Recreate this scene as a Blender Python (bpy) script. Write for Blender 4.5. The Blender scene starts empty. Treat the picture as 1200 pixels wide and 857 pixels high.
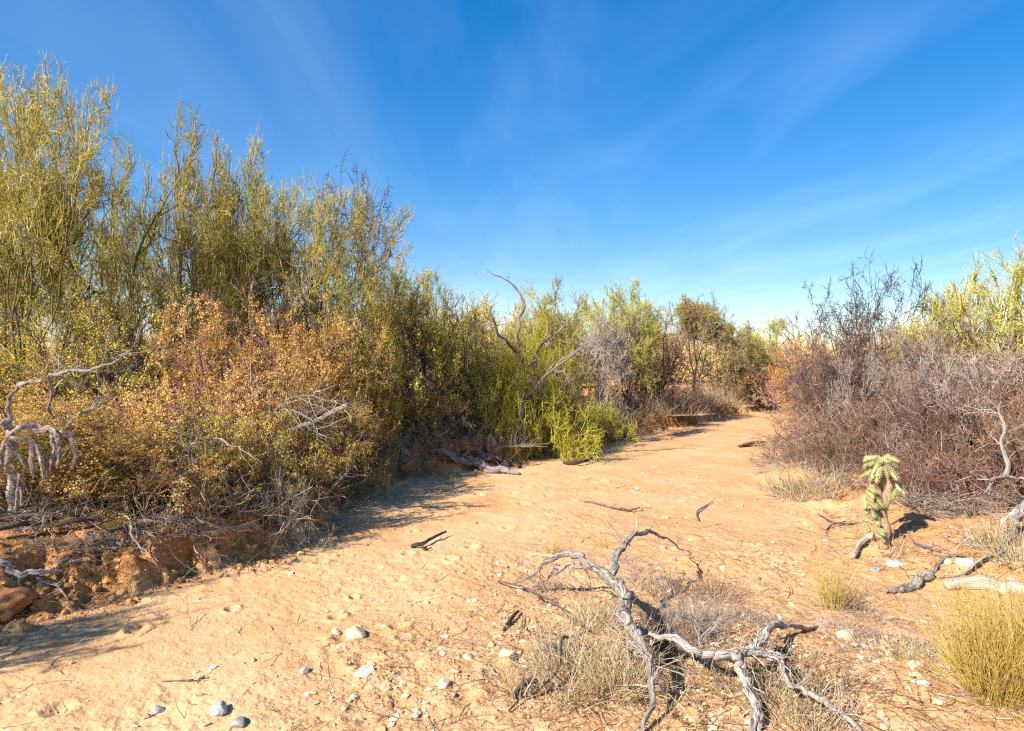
import bpy, bmesh, math, random
import numpy as np
from mathutils import Vector

PI = math.pi
R = math.radians
scene = bpy.context.scene
COL = scene.collection
F = 811.0            # focal length in photo pixels (1200 wide)
HZ = 412.0           # horizon row
CH = 1.7             # eye height

# ------------------------------------------------------------------ noise and ground
def _h(ix, iy, s):
    ix = ix.astype(np.int64).astype(np.uint64); iy = iy.astype(np.int64).astype(np.uint64)
    h = ix*np.uint64(374761393) + iy*np.uint64(668265263) + np.uint64(s*974711+13)
    h = (h ^ (h >> np.uint64(13))) * np.uint64(1274126177)
    h = h ^ (h >> np.uint64(16))
    return (h & np.uint64(0xffffff)).astype(np.float64)/float(0xffffff)

def vn(x, y, s=0):
    xi = np.floor(x); yi = np.floor(y)
    fx = x-xi; fy = y-yi
    fx = fx*fx*(3-2*fx); fy = fy*fy*(3-2*fy)
    a = _h(xi, yi, s); b = _h(xi+1, yi, s); c = _h(xi, yi+1, s); d = _h(xi+1, yi+1, s)
    return (a*(1-fx)+b*fx)*(1-fy)+(c*(1-fx)+d*fx)*fy - .5

def fbm(x, y, s=0, o=4):
    t = np.zeros_like(x); a = 1.
    for i in range(o):
        t += a*vn(x*2**i+i*7.3, y*2**i-i*3.1, s+i); a *= .5
    return t

def ss(a, b, x):
    t = np.clip((x-a)/(b-a), 0, 1); return t*t*(3-2*t)

LY = np.array([-40, 0, 4.1, 4.75, 5.7, 6.6, 7.7, 8.8, 10.2, 12, 13.65, 18.1, 20.9, 26, 40, 90])
LX = np.array([-5., -3.5, -3.15, -2.85, -2.0, -1.75, -1.95, -1.75, -.45, .95, 2.4, 5.6, 8.1, 12.5, 26, 80])
RY = np.array([-40, 0, 4.5, 5.1, 6.0, 7.75, 8.7, 12, 17.7, 20.9, 26, 40, 90])
RX = np.array([5., 3.9, 3.5, 2.9, 2.75, 3.1, 3.05, 4.5, 7.0, 9.3, 15.5, 32, 90])

_rd = np.random.default_rng(77)
DENT = []
for i in range(130):
    y = _rd.uniform(2.9, 9.5); x = _rd.uniform(-2.6, 2.4)
    DENT.append((x, y, _rd.uniform(.022, .075), _rd.uniform(.006, .026)))

def zones(x, y):
    n = fbm(x*1.3, y*1.3, 5, 3)
    sl = np.interp(y, LY, LX) - x + .28*n
    sr = x - np.interp(y, RY, RX) + .35*fbm(x*1.1, y*1.1, 9, 3)
    return sl, sr

def G(x, y, fine=True):
    x = np.asarray(x, float); y = np.asarray(y, float)
    sl, sr = zones(x, y)
    rough = fbm(x*4.1, y*4.1, 21, 4)
    bank = ss(-.12, .42, sl + .30*rough + .10*fbm(x*13, y*13, 23, 3))*(.30+.16*vn(x*.6, y*.6, 3)) + ss(-.6, 2.6, sl)*.16
    bank2 = ss(-.1, .9, sr + .2*rough)*.15 + ss(0, 5, sr)*.2
    onb = np.maximum(ss(-.2, .3, sl), ss(-.1, .6, sr))
    z = bank + bank2 + onb*.09*rough
    z += .05*fbm(x*.45, y*.45, 31, 2)*ss(2, 5, np.abs(x)+y*.3)
    z += .07*np.exp(-(((x-.9)/1.3)**2 + ((y-3.7)/.8)**2))
    z += .05*np.exp(-(((x-2.6)/1.2)**2 + ((y-3.6)/.45)**2))
    if fine:
        gr = ss(-2.2, .4, x-.35*(y-3.5)) * (1-ss(5, 8, y))
        z += .022*fbm(x*2.2, y*2.2, 41, 3)
        pat = .5+1.3*np.clip(fbm(x*1.3, y*1.3, 55, 3)+.15, 0, 1)          # trampled and smooth patches
        z += (.010+.012*gr)*pat*fbm(x*9, y*9, 43, 3)
        z += (.007+.011*gr+.012*onb)*pat*fbm(x*24, y*24, 47, 2)
        z += (.005+.004*gr)*pat*vn(x*52, y*52, 49)
        z += .012*np.sin((x*.8-y*.55)*5+3*fbm(x*.7, y*.7, 57, 2))*fbm(x*.5, y*.5, 58, 2)   # shallow flow lines
        for (dx, dy, dr, dd) in DENT:
            q = ((x-dx)**2*1.4+(y-dy)**2)/(dr*dr)
            z -= dd*np.exp(-q) - dd*.55*np.exp(-(np.sqrt(q)-1.7)**2*3)
    return z

def gz(x, y):
    return float(G(np.array([x]), np.array([y]))[0])

_T = np.concatenate([np.arange(2., 14, .02), np.arange(14, 60, .1)])
def at(px, py):
    """ground point under a photo pixel"""
    xs = (px-600)/F*_T; zs = CH+(HZ-py)/F*_T
    g = G(xs, _T)
    i = int(np.argmax(zs <= g))
    return (float(xs[i]), float(_T[i]), float(g[i]))
def pz(px, py, z):
    """point at absolute height z"""
    d = (CH-z)*F/(py-HZ)
    return ((px-600)/F*d, d, z)
def pd(px, py, d):
    return ((px-600)/F*d, d, CH+(HZ-py)/F*d)

# ------------------------------------------------------------------ materials
def mat(name, c1, c2, c3=None, rough=.85, spec=.15, trans=0., bump=None, streak=None, grain=None, tint=0.):
    m = bpy.data.materials.new(name); m.use_nodes = True
    nt = m.node_tree; N = nt.nodes; L = nt.links
    b = N['Principled BSDF']; b.inputs['Roughness'].default_value = rough
    b.inputs['Specular IOR Level'].default_value = spec
    at_ = N.new('ShaderNodeAttribute'); at_.attribute_name = 'var'
    cr = N.new('ShaderNodeValToRGB'); e = cr.color_ramp.elements
    e[0].color = (*c1, 1); e[1].color = (*c2, 1)
    if c3 is not None:
        k = e.new(.55); k.color = (*c3, 1)
    L.new(at_.outputs['Fac'], cr.inputs[0])
    out = cr.outputs[0]
    if tint:                                            # no two plants have quite the same colour
        oi = N.new('ShaderNodeObjectInfo'); hv = N.new('ShaderNodeHueSaturation')
        for k, (lo, hi) in (('Hue', (.5-.012*tint, .5+.012*tint)), ('Value', (1-.28*tint, 1+.18*tint))):
            mr_ = N.new('ShaderNodeMapRange'); mr_.inputs[3].default_value = lo; mr_.inputs[4].default_value = hi
            if k == 'Hue':
                fr = N.new('ShaderNodeMath'); fr.operation = 'MULTIPLY'; fr.inputs[1].default_value = 7.31; L.new(oi.outputs['Random'], fr.inputs[0])
                f2 = N.new('ShaderNodeMath'); f2.operation = 'FRACT'; L.new(fr.outputs[0], f2.inputs[0]); L.new(f2.outputs[0], mr_.inputs[0])
            else: L.new(oi.outputs['Random'], mr_.inputs[0])
            L.new(mr_.outputs[0], hv.inputs[k])
        L.new(out, hv.inputs['Color']); out = hv.outputs[0]
    if streak:
        tc = N.new('ShaderNodeAttribute'); tc.attribute_name = 'tc'
        mp = N.new('ShaderNodeMapping'); mp.inputs['Scale'].default_value = streak[0]
        ns = N.new('ShaderNodeTexNoise'); ns.inputs['Scale'].default_value = 1; ns.inputs['Detail'].default_value = 5
        ns.inputs['Roughness'].default_value = .65
        L.new(tc.outputs['Vector'], mp.inputs[0]); L.new(mp.outputs[0], ns.inputs['Vector'])
        r2 = N.new('ShaderNodeValToRGB'); q = r2.color_ramp.elements
        q[0].position = .40; q[0].color = (*streak[1], 1); q[1].position = .54; q[1].color = (1, 1, 1, 1)
        L.new(ns.outputs[0], r2.inputs[0])
        mx = N.new('ShaderNodeMix'); mx.data_type = 'RGBA'; mx.blend_type = 'MULTIPLY'; mx.inputs[0].default_value = 1
        L.new(out, mx.inputs[6]); L.new(r2.outputs[0], mx.inputs[7]); out = mx.outputs[2]
        bp = N.new('ShaderNodeBump'); bp.inputs['Strength'].default_value = .9; bp.inputs['Distance'].default_value = .008
        L.new(ns.outputs[0], bp.inputs['Height']); L.new(bp.outputs[0], b.inputs['Normal'])
    if grain:
        tx = N.new('ShaderNodeTexCoord'); ns = N.new('ShaderNodeTexNoise'); ns.inputs['Scale'].default_value = grain[0]
        ns.inputs['Detail'].default_value = 6; ns.inputs['Roughness'].default_value = .7
        L.new(tx.outputs['Object'], ns.inputs['Vector'])
        r2 = N.new('ShaderNodeValToRGB'); q = r2.color_ramp.elements
        q[0].position = .38; q[0].color = (*grain[1], 1); q[1].position = .62; q[1].color = (1, 1, 1, 1)
        L.new(ns.outputs[0], r2.inputs[0])
        mx = N.new('ShaderNodeMix'); mx.data_type = 'RGBA'; mx.blend_type = 'MULTIPLY'; mx.inputs[0].default_value = 1
        L.new(out, mx.inputs[6]); L.new(r2.outputs[0], mx.inputs[7]); out = mx.outputs[2]
        bp = N.new('ShaderNodeBump'); bp.inputs['Strength'].default_value = .7; bp.inputs['Distance'].default_value = .01
        L.new(ns.outputs[0], bp.inputs['Height']); L.new(bp.outputs[0], b.inputs['Normal'])
    L.new(out, b.inputs['Base Color'])
    if trans > 0:
        tr = N.new('ShaderNodeBsdfTranslucent'); ms = N.new('ShaderNodeMixShader'); ms.inputs[0].default_value = trans
        L.new(out, tr.inputs[0]); L.new(b.outputs[0], ms.inputs[1]); L.new(tr.outputs[0], ms.inputs[2])
        L.new(ms.outputs[0], N['Material Output'].inputs[0])
    return m

M = dict(
    greenbark=mat('green_bark', (.10, .085, .04), (.44, .37, .08), (.24, .20, .06), streak=((2, 2, 3), (.45, .4, .35))),
    greentwig=mat('green_twig', (.18, .15, .05), (.84, .72, .36), (.52, .43, .10), trans=.12, tint=1.),
    greenleaf=mat('green_leaf', (.30, .27, .03), (.88, .74, .20), (.64, .53, .07), trans=.22, tint=1.),
    greybark=mat('grey_bark', (.12, .09, .075), (.50, .43, .40), (.27, .215, .195), streak=((3, 3, 4), (.35, .3, .28))),
    brownbark=mat('brown_bark', (.13, .075, .05), (.52, .40, .34), (.28, .185, .145), streak=((3, 3, 4), (.35, .3, .28))),
    darkbark=mat('dark_bark', (.05, .04, .035), (.17, .13, .11), (.09, .07, .06), streak=((3, 3, 4), (.4, .35, .3))),
    darktwig=mat('dark_twig', (.06, .045, .05), (.22, .16, .16), (.12, .085, .09), tint=1.),
    greytwig=mat('grey_twig', (.19, .145, .115), (.58, .49, .41), (.38, .30, .245), tint=1.),
    browntwig=mat('brown_twig', (.13, .065, .04), (.62, .47, .38), (.34, .195, .13), tint=1.7),
    rustleaf=mat('rust_leaf', (.26, .09, .02), (.62, .36, .14), (.44, .20, .07), trans=.3, tint=1.5),
    orangeleaf=mat('orange_leaf', (.34, .25, .04), (.95, .68, .30), (.82, .46, .08), trans=.22, tint=1.),
    oliveleaf=mat('olive_leaf', (.32, .26, .03), (.92, .70, .20), (.74, .53, .09), trans=.22, tint=1.),
    paleleaf=mat('pale_leaf', (.24, .22, .05), (.66, .55, .20), (.46, .38, .10), trans=.3, tint=1.),
    bright=mat('bright_green', (.32, .28, .03), (.86, .76, .18), (.62, .54, .06), trans=.25, tint=.7),
    straw=mat('straw', (.28, .18, .08), (.88, .75, .50), (.64, .49, .26), trans=.2),
    yellowstraw=mat('yellow_straw', (.46, .30, .06), (.88, .68, .24), (.72, .52, .12), trans=.2),
    deadwood=mat('dead_wood', (.33, .28, .235), (.68, .59, .50), (.50, .43, .365), streak=((7, 7, 12), (.16, .13, .11))),
    palewood=mat('pale_wood', (.46, .38, .32), (.68, .58, .50), streak=((4, 4, 4), (.45, .38, .33))),
    redwood=mat('red_wood', (.30, .16, .10), (.46, .28, .18), streak=((4, 4, 4), (.4, .33, .3))),
    cactus=mat('cholla_joint', (.22, .23, .07), (.54, .52, .24), (.38, .37, .14)),
    cactustan=mat('cholla_trunk', (.34, .22, .12), (.52, .36, .22), streak=((5, 5, 30), (.5, .42, .36))),
    spine=mat('spine', (.56, .48, .26), (.76, .68, .44), trans=.3),
    pinkcactus=mat('dead_cholla', (.40, .29, .26), (.62, .50, .46), streak=((5, 5, 30), (.45, .38, .36))),
    litter=mat('litter', (.12, .07, .035), (.60, .46, .33), (.32, .20, .11)),
    thatch=mat('thatch', (.20, .15, .11), (.66, .55, .42), (.42, .33, .24)),
    stone=mat('stone', (.56, .44, .30), (.74, .64, .48), grain=(22, (.7, .62, .55))),
    whitestone=mat('white_stone', (.62, .58, .52), (.72, .68, .62), grain=(30, (.5, .45, .42))),
    greystone=mat('grey_stone', (.30, .28, .27), (.40, .37, .35), grain=(30, (.5, .48, .46))),
    pebble=mat('pebble', (.26, .15, .08), (.80, .68, .52), (.60, .40, .22)),
    crumb=mat('earth_crumb', (.40, .18, .06), (.72, .44, .20), (.56, .29, .11)),
    clod=mat('earth_clod', (.36, .16, .07), (.50, .26, .12), grain=(14, (.7, .62, .55))),
)

def ground_material():
    m = bpy.data.materials.new('desert_sand'); m.use_nodes = True
    nt = m.node_tree; N = nt.nodes; L = nt.links
    b = N['Principled BSDF']; b.inputs['Roughness'].default_value = .95; b.inputs['Specular IOR Level'].default_value = .08
    tx = N.new('ShaderNodeTexCoord')
    def noise(s, d, r=.6):
        n = N.new('ShaderNodeTexNoise'); n.inputs['Scale'].default_value = s; n.inputs['Detail'].default_value = d
        n.inputs['Roughness'].default_value = r; L.new(tx.outputs['Object'], n.inputs['Vector']); return n.outputs[0]
    def ramp(i, a, ca, z, cz):
        r = N.new('ShaderNodeValToRGB'); e = r.color_ramp.elements
        e[0].position = a; e[0].color = (*ca, 1); e[1].position = z; e[1].color = (*cz, 1); L.new(i, r.inputs[0]); return r.outputs[0]
    def mix(f, a, c, mode='MIX'):
        x = N.new('ShaderNodeMix'); x.data_type = 'RGBA'; x.blend_type = mode
        if isinstance(f, (int, float)): x.inputs[0].default_value = f
        else: L.new(f, x.inputs[0])
        L.new(a, x.inputs[6]); L.new(c, x.inputs[7]); return x.outputs[2]
    def attr(n):
        a = N.new('ShaderNodeAttribute'); a.attribute_name = n; return a.outputs['Fac']
    sand = ramp(noise(1.1, 6), .34, (.60, .33, .145), .66, (.72, .46, .25))
    sand = mix(1., sand, ramp(noise(60, 3, .7),   .30, (.80, .74, .68), .60, (1, 1, 1)), 'MULTIPLY')
    grit = ramp(noise(7, 6, .75), .35, (.50, .25, .10), .66, (.71, .46, .25))
    grit = mix(1., grit, ramp(noise(42, 3, .75), .34, (.60, .50, .42), .56, (1, 1, 1)), 'MULTIPLY')
    red = ramp(noise(3, 6, .7), .3, (.44, .17, .05), .72, (.68, .36, .13))
    red = mix(1., red, ramp(noise(35, 3, .75), .34, (.55, .48, .42), .58, (1, 1, 1)), 'MULTIPLY')
    c = mix(attr('grit'), sand, grit); c = mix(attr('soil'), c, red)
    L.new(c, b.inputs['Base Color'])
    ad = N.new('ShaderNodeMath'); ad.operation = 'ADD'; L.new(noise(30, 5, .7), ad.inputs[0])
    v = N.new('ShaderNodeTexVoronoi'); v.inputs['Scale'].default_value = 55; L.new(tx.outputs['Object'], v.inputs['Vector'])
    sc = N.new('ShaderNodeMath'); sc.operation = 'MULTIPLY'; L.new(v.outputs['Distance'], sc.inputs[0]); sc.inputs[1].default_value = -.35
    L.new(sc.outputs[0], ad.inputs[1])
    am = N.new('ShaderNodeMath'); am.operation = 'ADD'; L.new(attr('grit'), am.inputs[0]); L.new(attr('soil'), am.inputs[1])
    a2 = N.new('ShaderNodeMath'); a2.operation = 'MULTIPLY_ADD'; L.new(am.outputs[0], a2.inputs[0]); a2.inputs[1].default_value = .8; a2.inputs[2].default_value = .5
    a3 = N.new('ShaderNodeMath'); a3.operation = 'MULTIPLY'; L.new(ad.outputs[0], a3.inputs[0]); L.new(a2.outputs[0], a3.inputs[1])
    bp = N.new('ShaderNodeBump'); bp.inputs['Strength'].default_value = .8; bp.inputs['Distance'].default_value = .018
    L.new(a3.outputs[0], bp.inputs['Height']); L.new(bp.outputs[0], b.inputs['Normal'])
    return m

# ------------------------------------------------------------------ mesh buffer
class Buf:
    def __init__(s): s.v = []; s.q = []; s.t = []; s.var = []; s.tc = []; s.qm = []; s.tm = []; s.n = 0
    def add(s, v, q=None, t=None, var=None, tc=None, slot=0):
        v = np.asarray(v, float).reshape(-1, 3); k = len(v)
        s.v.append(v); s.var.append(np.zeros(k) if var is None else np.broadcast_to(var, (k,)))
        s.tc.append(np.zeros((k, 3)) if tc is None else tc)
        if q is not None and len(q): s.q.append(np.asarray(q)+s.n); s.qm.append(np.full(len(q), slot))
        if t is not None and len(t): s.t.append(np.asarray(t)+s.n); s.tm.append(np.full(len(t), slot))
        s.n += k
    def mesh(s, name, mats, smooth=True, off=(0, 0, 0)):
        me = bpy.data.meshes.new(name)
        v = np.concatenate(s.v) - np.array(off)
        q = np.concatenate(s.q) if s.q else np.zeros((0, 4), int); t = np.concatenate(s.t) if s.t else np.zeros((0, 3), int)
        me.vertices.add(len(v)); me.vertices.foreach_set('co', v.ravel())
        nl = q.size+t.size; me.loops.add(nl)
        me.loops.foreach_set('vertex_index', np.concatenate([q.ravel(), t.ravel()]).astype(np.int32))
        me.polygons.add(len(q)+len(t))
        me.polygons.foreach_set('loop_start', np.concatenate([np.arange(len(q))*4, len(q)*4+np.arange(len(t))*3]).astype(np.int32))
        mi = np.concatenate(s.qm+s.tm) if (s.qm or s.tm) else np.zeros(0)
        me.polygons.foreach_set('material_index', mi.astype(np.int32))
        me.update(calc_edges=True)
        me.polygons.foreach_set('use_smooth', np.full(len(q)+len(t), smooth))
        a = me.attributes.new('var', 'FLOAT', 'POINT'); a.data.foreach_set('value', np.concatenate(s.var).astype(np.float32))
        a = me.attributes.new('tc', 'FLOAT_VECTOR', 'POINT'); a.data.foreach_set('vector', np.concatenate(s.tc).astype(np.float32).ravel())
        for m in mats: me.materials.append(M[m] if isinstance(m, str) else m)
        return me

def nrm(v): return v/np.maximum(np.linalg.norm(v, axis=-1, keepdims=True), 1e-9)

def tubes(buf, P, RA, S=4, var=None, slot=0, rng=None, gnarl=0., cap=False):
    """P (N,K,3), RA (N,K): N tubes of K rings"""
    N_, K, _ = P.shape
    if N_ == 0: return
    T = np.empty_like(P); T[:, 1:-1] = P[:, 2:]-P[:, :-2] if K > 2 else 0; T[:, 0] = P[:, 1]-P[:, 0]; T[:, -1] = P[:, -1]-P[:, -2]
    T = nrm(T)
    ov = nrm(P[:, -1]-P[:, 0]); ref = np.where(np.abs(ov[:, 2:3]) < .8, np.array([[0, 0, 1.]]), np.array([[1., 0, 0]]))
    U = nrm(np.cross(T, ref[:, None, :].repeat(K, 1))); V = np.cross(T, U)
    a = np.arange(S)*2*PI/S
    rr = RA[:, :, None]*np.ones(S)
    if gnarl: rr = rr*(1+gnarl*(.8*rng.random((N_, 1, S))+.35*rng.random((N_, K, S))-.58) + gnarl*.7*np.sin(a*2+rng.random((N_, 1, 1))*6)+gnarl*.5*np.sin(a*3+rng.random((N_, 1, 1))*6))
    verts = P[:, :, None, :] + rr[..., None]*(np.cos(a)[None, None, :, None]*U[:, :, None, :]+np.sin(a)[None, None, :, None]*V[:, :, None, :])
    i = np.arange(N_)[:, None, None]*K*S; k = np.arange(K-1)[None, :, None]*S; s = np.arange(S)[None, None, :]; s2 = (s+1) % S
    q = np.stack([i+k+s, i+k+s2, i+k+S+s2, i+k+S+s], -1).reshape(-1, 4)
    var = (np.zeros(N_) if var is None else var)
    ln = np.concatenate([np.zeros((N_, 1)), np.cumsum(np.linalg.norm(np.diff(P, axis=1), axis=2), 1)], 1)
    tc = np.stack([np.broadcast_to(np.cos(a), (N_, K, S)), np.broadcast_to(np.sin(a), (N_, K, S)), np.broadcast_to(ln[:, :, None]+np.arange(N_)[:, None, None]*.37, (N_, K, S))], -1).reshape(-1, 3)
    verts = verts.reshape(-1, 3); vv = np.repeat(var, K*S)
    t = None
    if cap:
        c = np.concatenate([P[:, 0], P[:, -1]]); base = len(verts)
        verts = np.concatenate([verts, c]); vv = np.concatenate([vv, var, var]); tc = np.concatenate([tc, np.zeros((2*N_, 3))])
        ii = np.arange(N_)[:, None]*K*S; ss_ = np.arange(S)[None]
        t0 = np.stack([np.broadcast_to(base+np.arange(N_)[:, None], (N_, S)), ii+(ss_+1) % S, ii+ss_], -1).reshape(-1, 3)
        e = ii+(K-1)*S
        t1 = np.stack([np.broadcast_to(base+N_+np.arange(N_)[:, None], (N_, S)), e+ss_, e+(ss_+1) % S], -1).reshape(-1, 3)
        t = np.concatenate([t0, t1])
    buf.add(verts, q, t, vv, tc, slot)

def leaves(buf, P, rng, size, aspect=.5, slot=0, up=.3, var=None):
    n = len(P)
    if n == 0: return
    u = nrm(rng.normal(size=(n, 3))+np.array([0, 0, up])); w = nrm(np.cross(u, rng.normal(size=(n, 3))*.75+np.array([-.55, -.5, .75])))   # blades turn towards the light
    L_ = size*rng.uniform(.6, 1.35, (n, 1)); W_ = L_*aspect*.5
    v = np.stack([P, P+u*L_*.5+w*W_, P+u*L_, P+u*L_*.5-w*W_], 1).reshape(-1, 3)
    var = rng.random(n) if var is None else np.clip(var+rng.normal(0, .2, n), 0, 1)
    buf.add(v, np.arange(4*n).reshape(n, 4), None, np.repeat(var, 4), None, slot)

def grow(rng, p, d, ln, r0, r1, K, wob, trop):
    n = len(p); P = np.empty((n, K, 3)); P[:, 0] = p; d = nrm(d)
    for k in range(1, K):
        d = nrm(d+wob*rng.normal(size=(n, 3))+np.array([0, 0, trop])); P[:, k] = P[:, k-1]+d*(ln/(K-1))[:, None]
    t = np.linspace(0, 1, K)[None]
    return P, r0[:, None]*(1-t)+r1[:, None]*t

def kids(rng, P, RA, n, t0, ang, angsd=.2, t1=.98):
    N_, K, _ = P.shape
    t = rng.uniform(t0, t1, (N_, n)); f = t*(K-1); i = np.minimum(f.astype(int), K-2); f = f-i
    r = np.arange(N_)[:, None]
    a = P[r, i]; b = P[r, i+1]
    p = (a*(1-f[..., None])+b*f[..., None]).reshape(-1, 3); tg = nrm((b-a).reshape(-1, 3))
    ra = (RA[r, i]*(1-f)+RA[r, i+1]*f).reshape(-1)
    perp = nrm(np.cross(tg, rng.normal(size=tg.shape)))
    an = ang+angsd*rng.normal(size=(len(tg), 1))
    return p, np.cos(an)*tg+np.sin(an)*perp, ra, t.reshape(-1)

def obj(name, me, parent=None, loc=(0, 0, 0)):
    o = bpy.data.objects.new(name, me); COL.objects.link(o); o.location = loc
    if parent is not None: o.parent = parent
    return o
def tag(o, label, cat, group=None):
    o['label'] = label; o['category'] = cat
    if group: o['group'] = group
    return o
def thing(name, label, cat, loc, group=None):
    o = bpy.data.objects.new(name, None); COL.objects.link(o); o.location = loc; o.empty_display_size = .1
    return tag(o, label, cat, group)

# ------------------------------------------------------------------ plant species
# (stems, tilt lo/hi, stem len, r0), levels: (n, t0, angle, len, wobble, trop, K); trunk = how many levels count as trunk/stems
SP = {
 'palo': dict(H=4, W=1.35, st=(3, .1, .55, 1.0, .075), K0=6, wob0=.15, trop0=.02, fork=(6, .82, .6, .2, .01), split=4,
    lv=[(4, .1, .7, .36, .2, .05, 4), (5, .1, .6, .19, .2, .04, 3)],
    tip=.0026, mats=('greenbark', 'greentwig', 'greenleaf'), leaf=(3.2, .02, .45), parts=('trunk', 'crown')),
 'paloleafy': dict(H=3, W=1.3, st=(4, .3, 1.0, .7, .055), K0=5, wob0=.18, trop0=.02, fork=(5, .82, .66, .2, .015), split=3,
    lv=[(5, .1, .7, .36, .2, .03, 4), (5, .1, .62, .19, .2, .03, 3)],
    tip=.0026, mats=('greenbark', 'greentwig', 'greenleaf'), leaf=(6, .023, .5), parts=('trunk', 'crown')),
 'bare': dict(H=3.6, W=1.5, st=(3, .15, .6, 1.1, .06), K0=6, wob0=.18, trop0=.02, fork=(6, .8, .66, .24, .005), split=4,
    lv=[(2, .2, .8, .24, .28, .02, 4), (2, .2, .7, .12, .25, .02, 3)],
    tip=.0027, mats=('darkbark', 'darktwig', 'rustleaf'), leaf=(0, .01, .5), parts=('trunk', 'crown')),
 'grey': dict(H=2.4, W=1.2, st=(5, .15, .8, .7, .035), K0=5, wob0=.18, trop0=.02, fork=(5, .8, .5, .2, .01), split=3,
    lv=[(4, .2, .75, .26, .28, .02, 4), (3, .2, .7, .13, .25, .0, 3)],
    tip=.003, mats=('greybark', 'greytwig', 'rustleaf'), leaf=(0, .01, .5), parts=('trunk', 'crown')),
 'orange': dict(H=1.8, W=1.1, st=(13, .2, 1.15, 1.15, .018), K0=7, wob0=.16, trop0=.01, split=1,
    lv=[(7, .15, .7, .6, .2, .02, 5), (6, .15, .7, .34, .22, .01, 4), (5, .1, .7, .18, .22, .0, 3)],
    tip=.0022, mats=('greybark', 'browntwig', 'orangeleaf'), leaf=(21, .020, .6), parts=('stems', 'foliage')),
 'olive': dict(H=1.8, W=1.1, st=(12, .15, 1.0, 1.2, .02), K0=7, wob0=.16, trop0=.02, split=1,
    lv=[(7, .15, .65, .6, .2, .02, 5), (6, .15, .7, .34, .22, .01, 4), (5, .1, .7, .18, .22, .0, 3)],
    tip=.0022, mats=('greybark', 'darktwig', 'oliveleaf'), leaf=(19, .021, .6), parts=('stems', 'foliage')),
 'brown': dict(H=1.7, W=1.1, st=(13, .15, 1.1, 1.15, .02), K0=8, wob0=.24, trop0=.015, split=2,
    lv=[(6, .15, .8, .65, .28, .02, 6), (6, .15, .8, .38, .3, .01, 5), (5, .1, .75, .2, .3, .0, 3)],
    tip=.0026, mats=('brownbark', 'browntwig', 'rustleaf'), leaf=(2.2, .016, .6), parts=('stems', 'foliage')),
 'tangle': dict(H=.8, W=.7, st=(16, .3, 1.3, .75, .012), K0=6, wob0=.28, trop0=-.02, split=1,
    lv=[(6, .15, .8, .36, .3, -.02, 5), (6, .15, .8, .2, .3, -.02, 4)],
    tip=.0024, mats=('greytwig', 'greytwig', 'rustleaf'), leaf=(.4, .013, .6), parts=('stems', 'foliage')),
 'bright': dict(H=1.2, W=.6, st=(18, .1, 1.5, .62, .012), K0=6, wob0=.2, trop0=.0, split=1,
    lv=[(6, .2, .65, .32, .22, .0, 5), (6, .2, .8, .2, .3, -.01, 4), (5, .2, .85, .11, .3, -.02, 3)],
    tip=.0027, mats=('greenbark', 'bright', 'bright'), leaf=(3.0, .022, .3), parts=('stems', 'foliage')),
 'pale': dict(H=2.8, W=1.4, st=(3, .1, .6, .7, .07), K0=5, wob0=.18, trop0=.02, fork=(5, .82, .55, .18, .01), split=3,
    lv=[(5, .1, .75, .32, .22, .0, 4), (4, .1, .7, .16, .22, 0, 3)],
    tip=.0036, mats=('darkbark', 'browntwig', 'paleleaf'), leaf=(7, .04, .45), parts=('trunk', 'crown')),
}
_cache = {}
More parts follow.
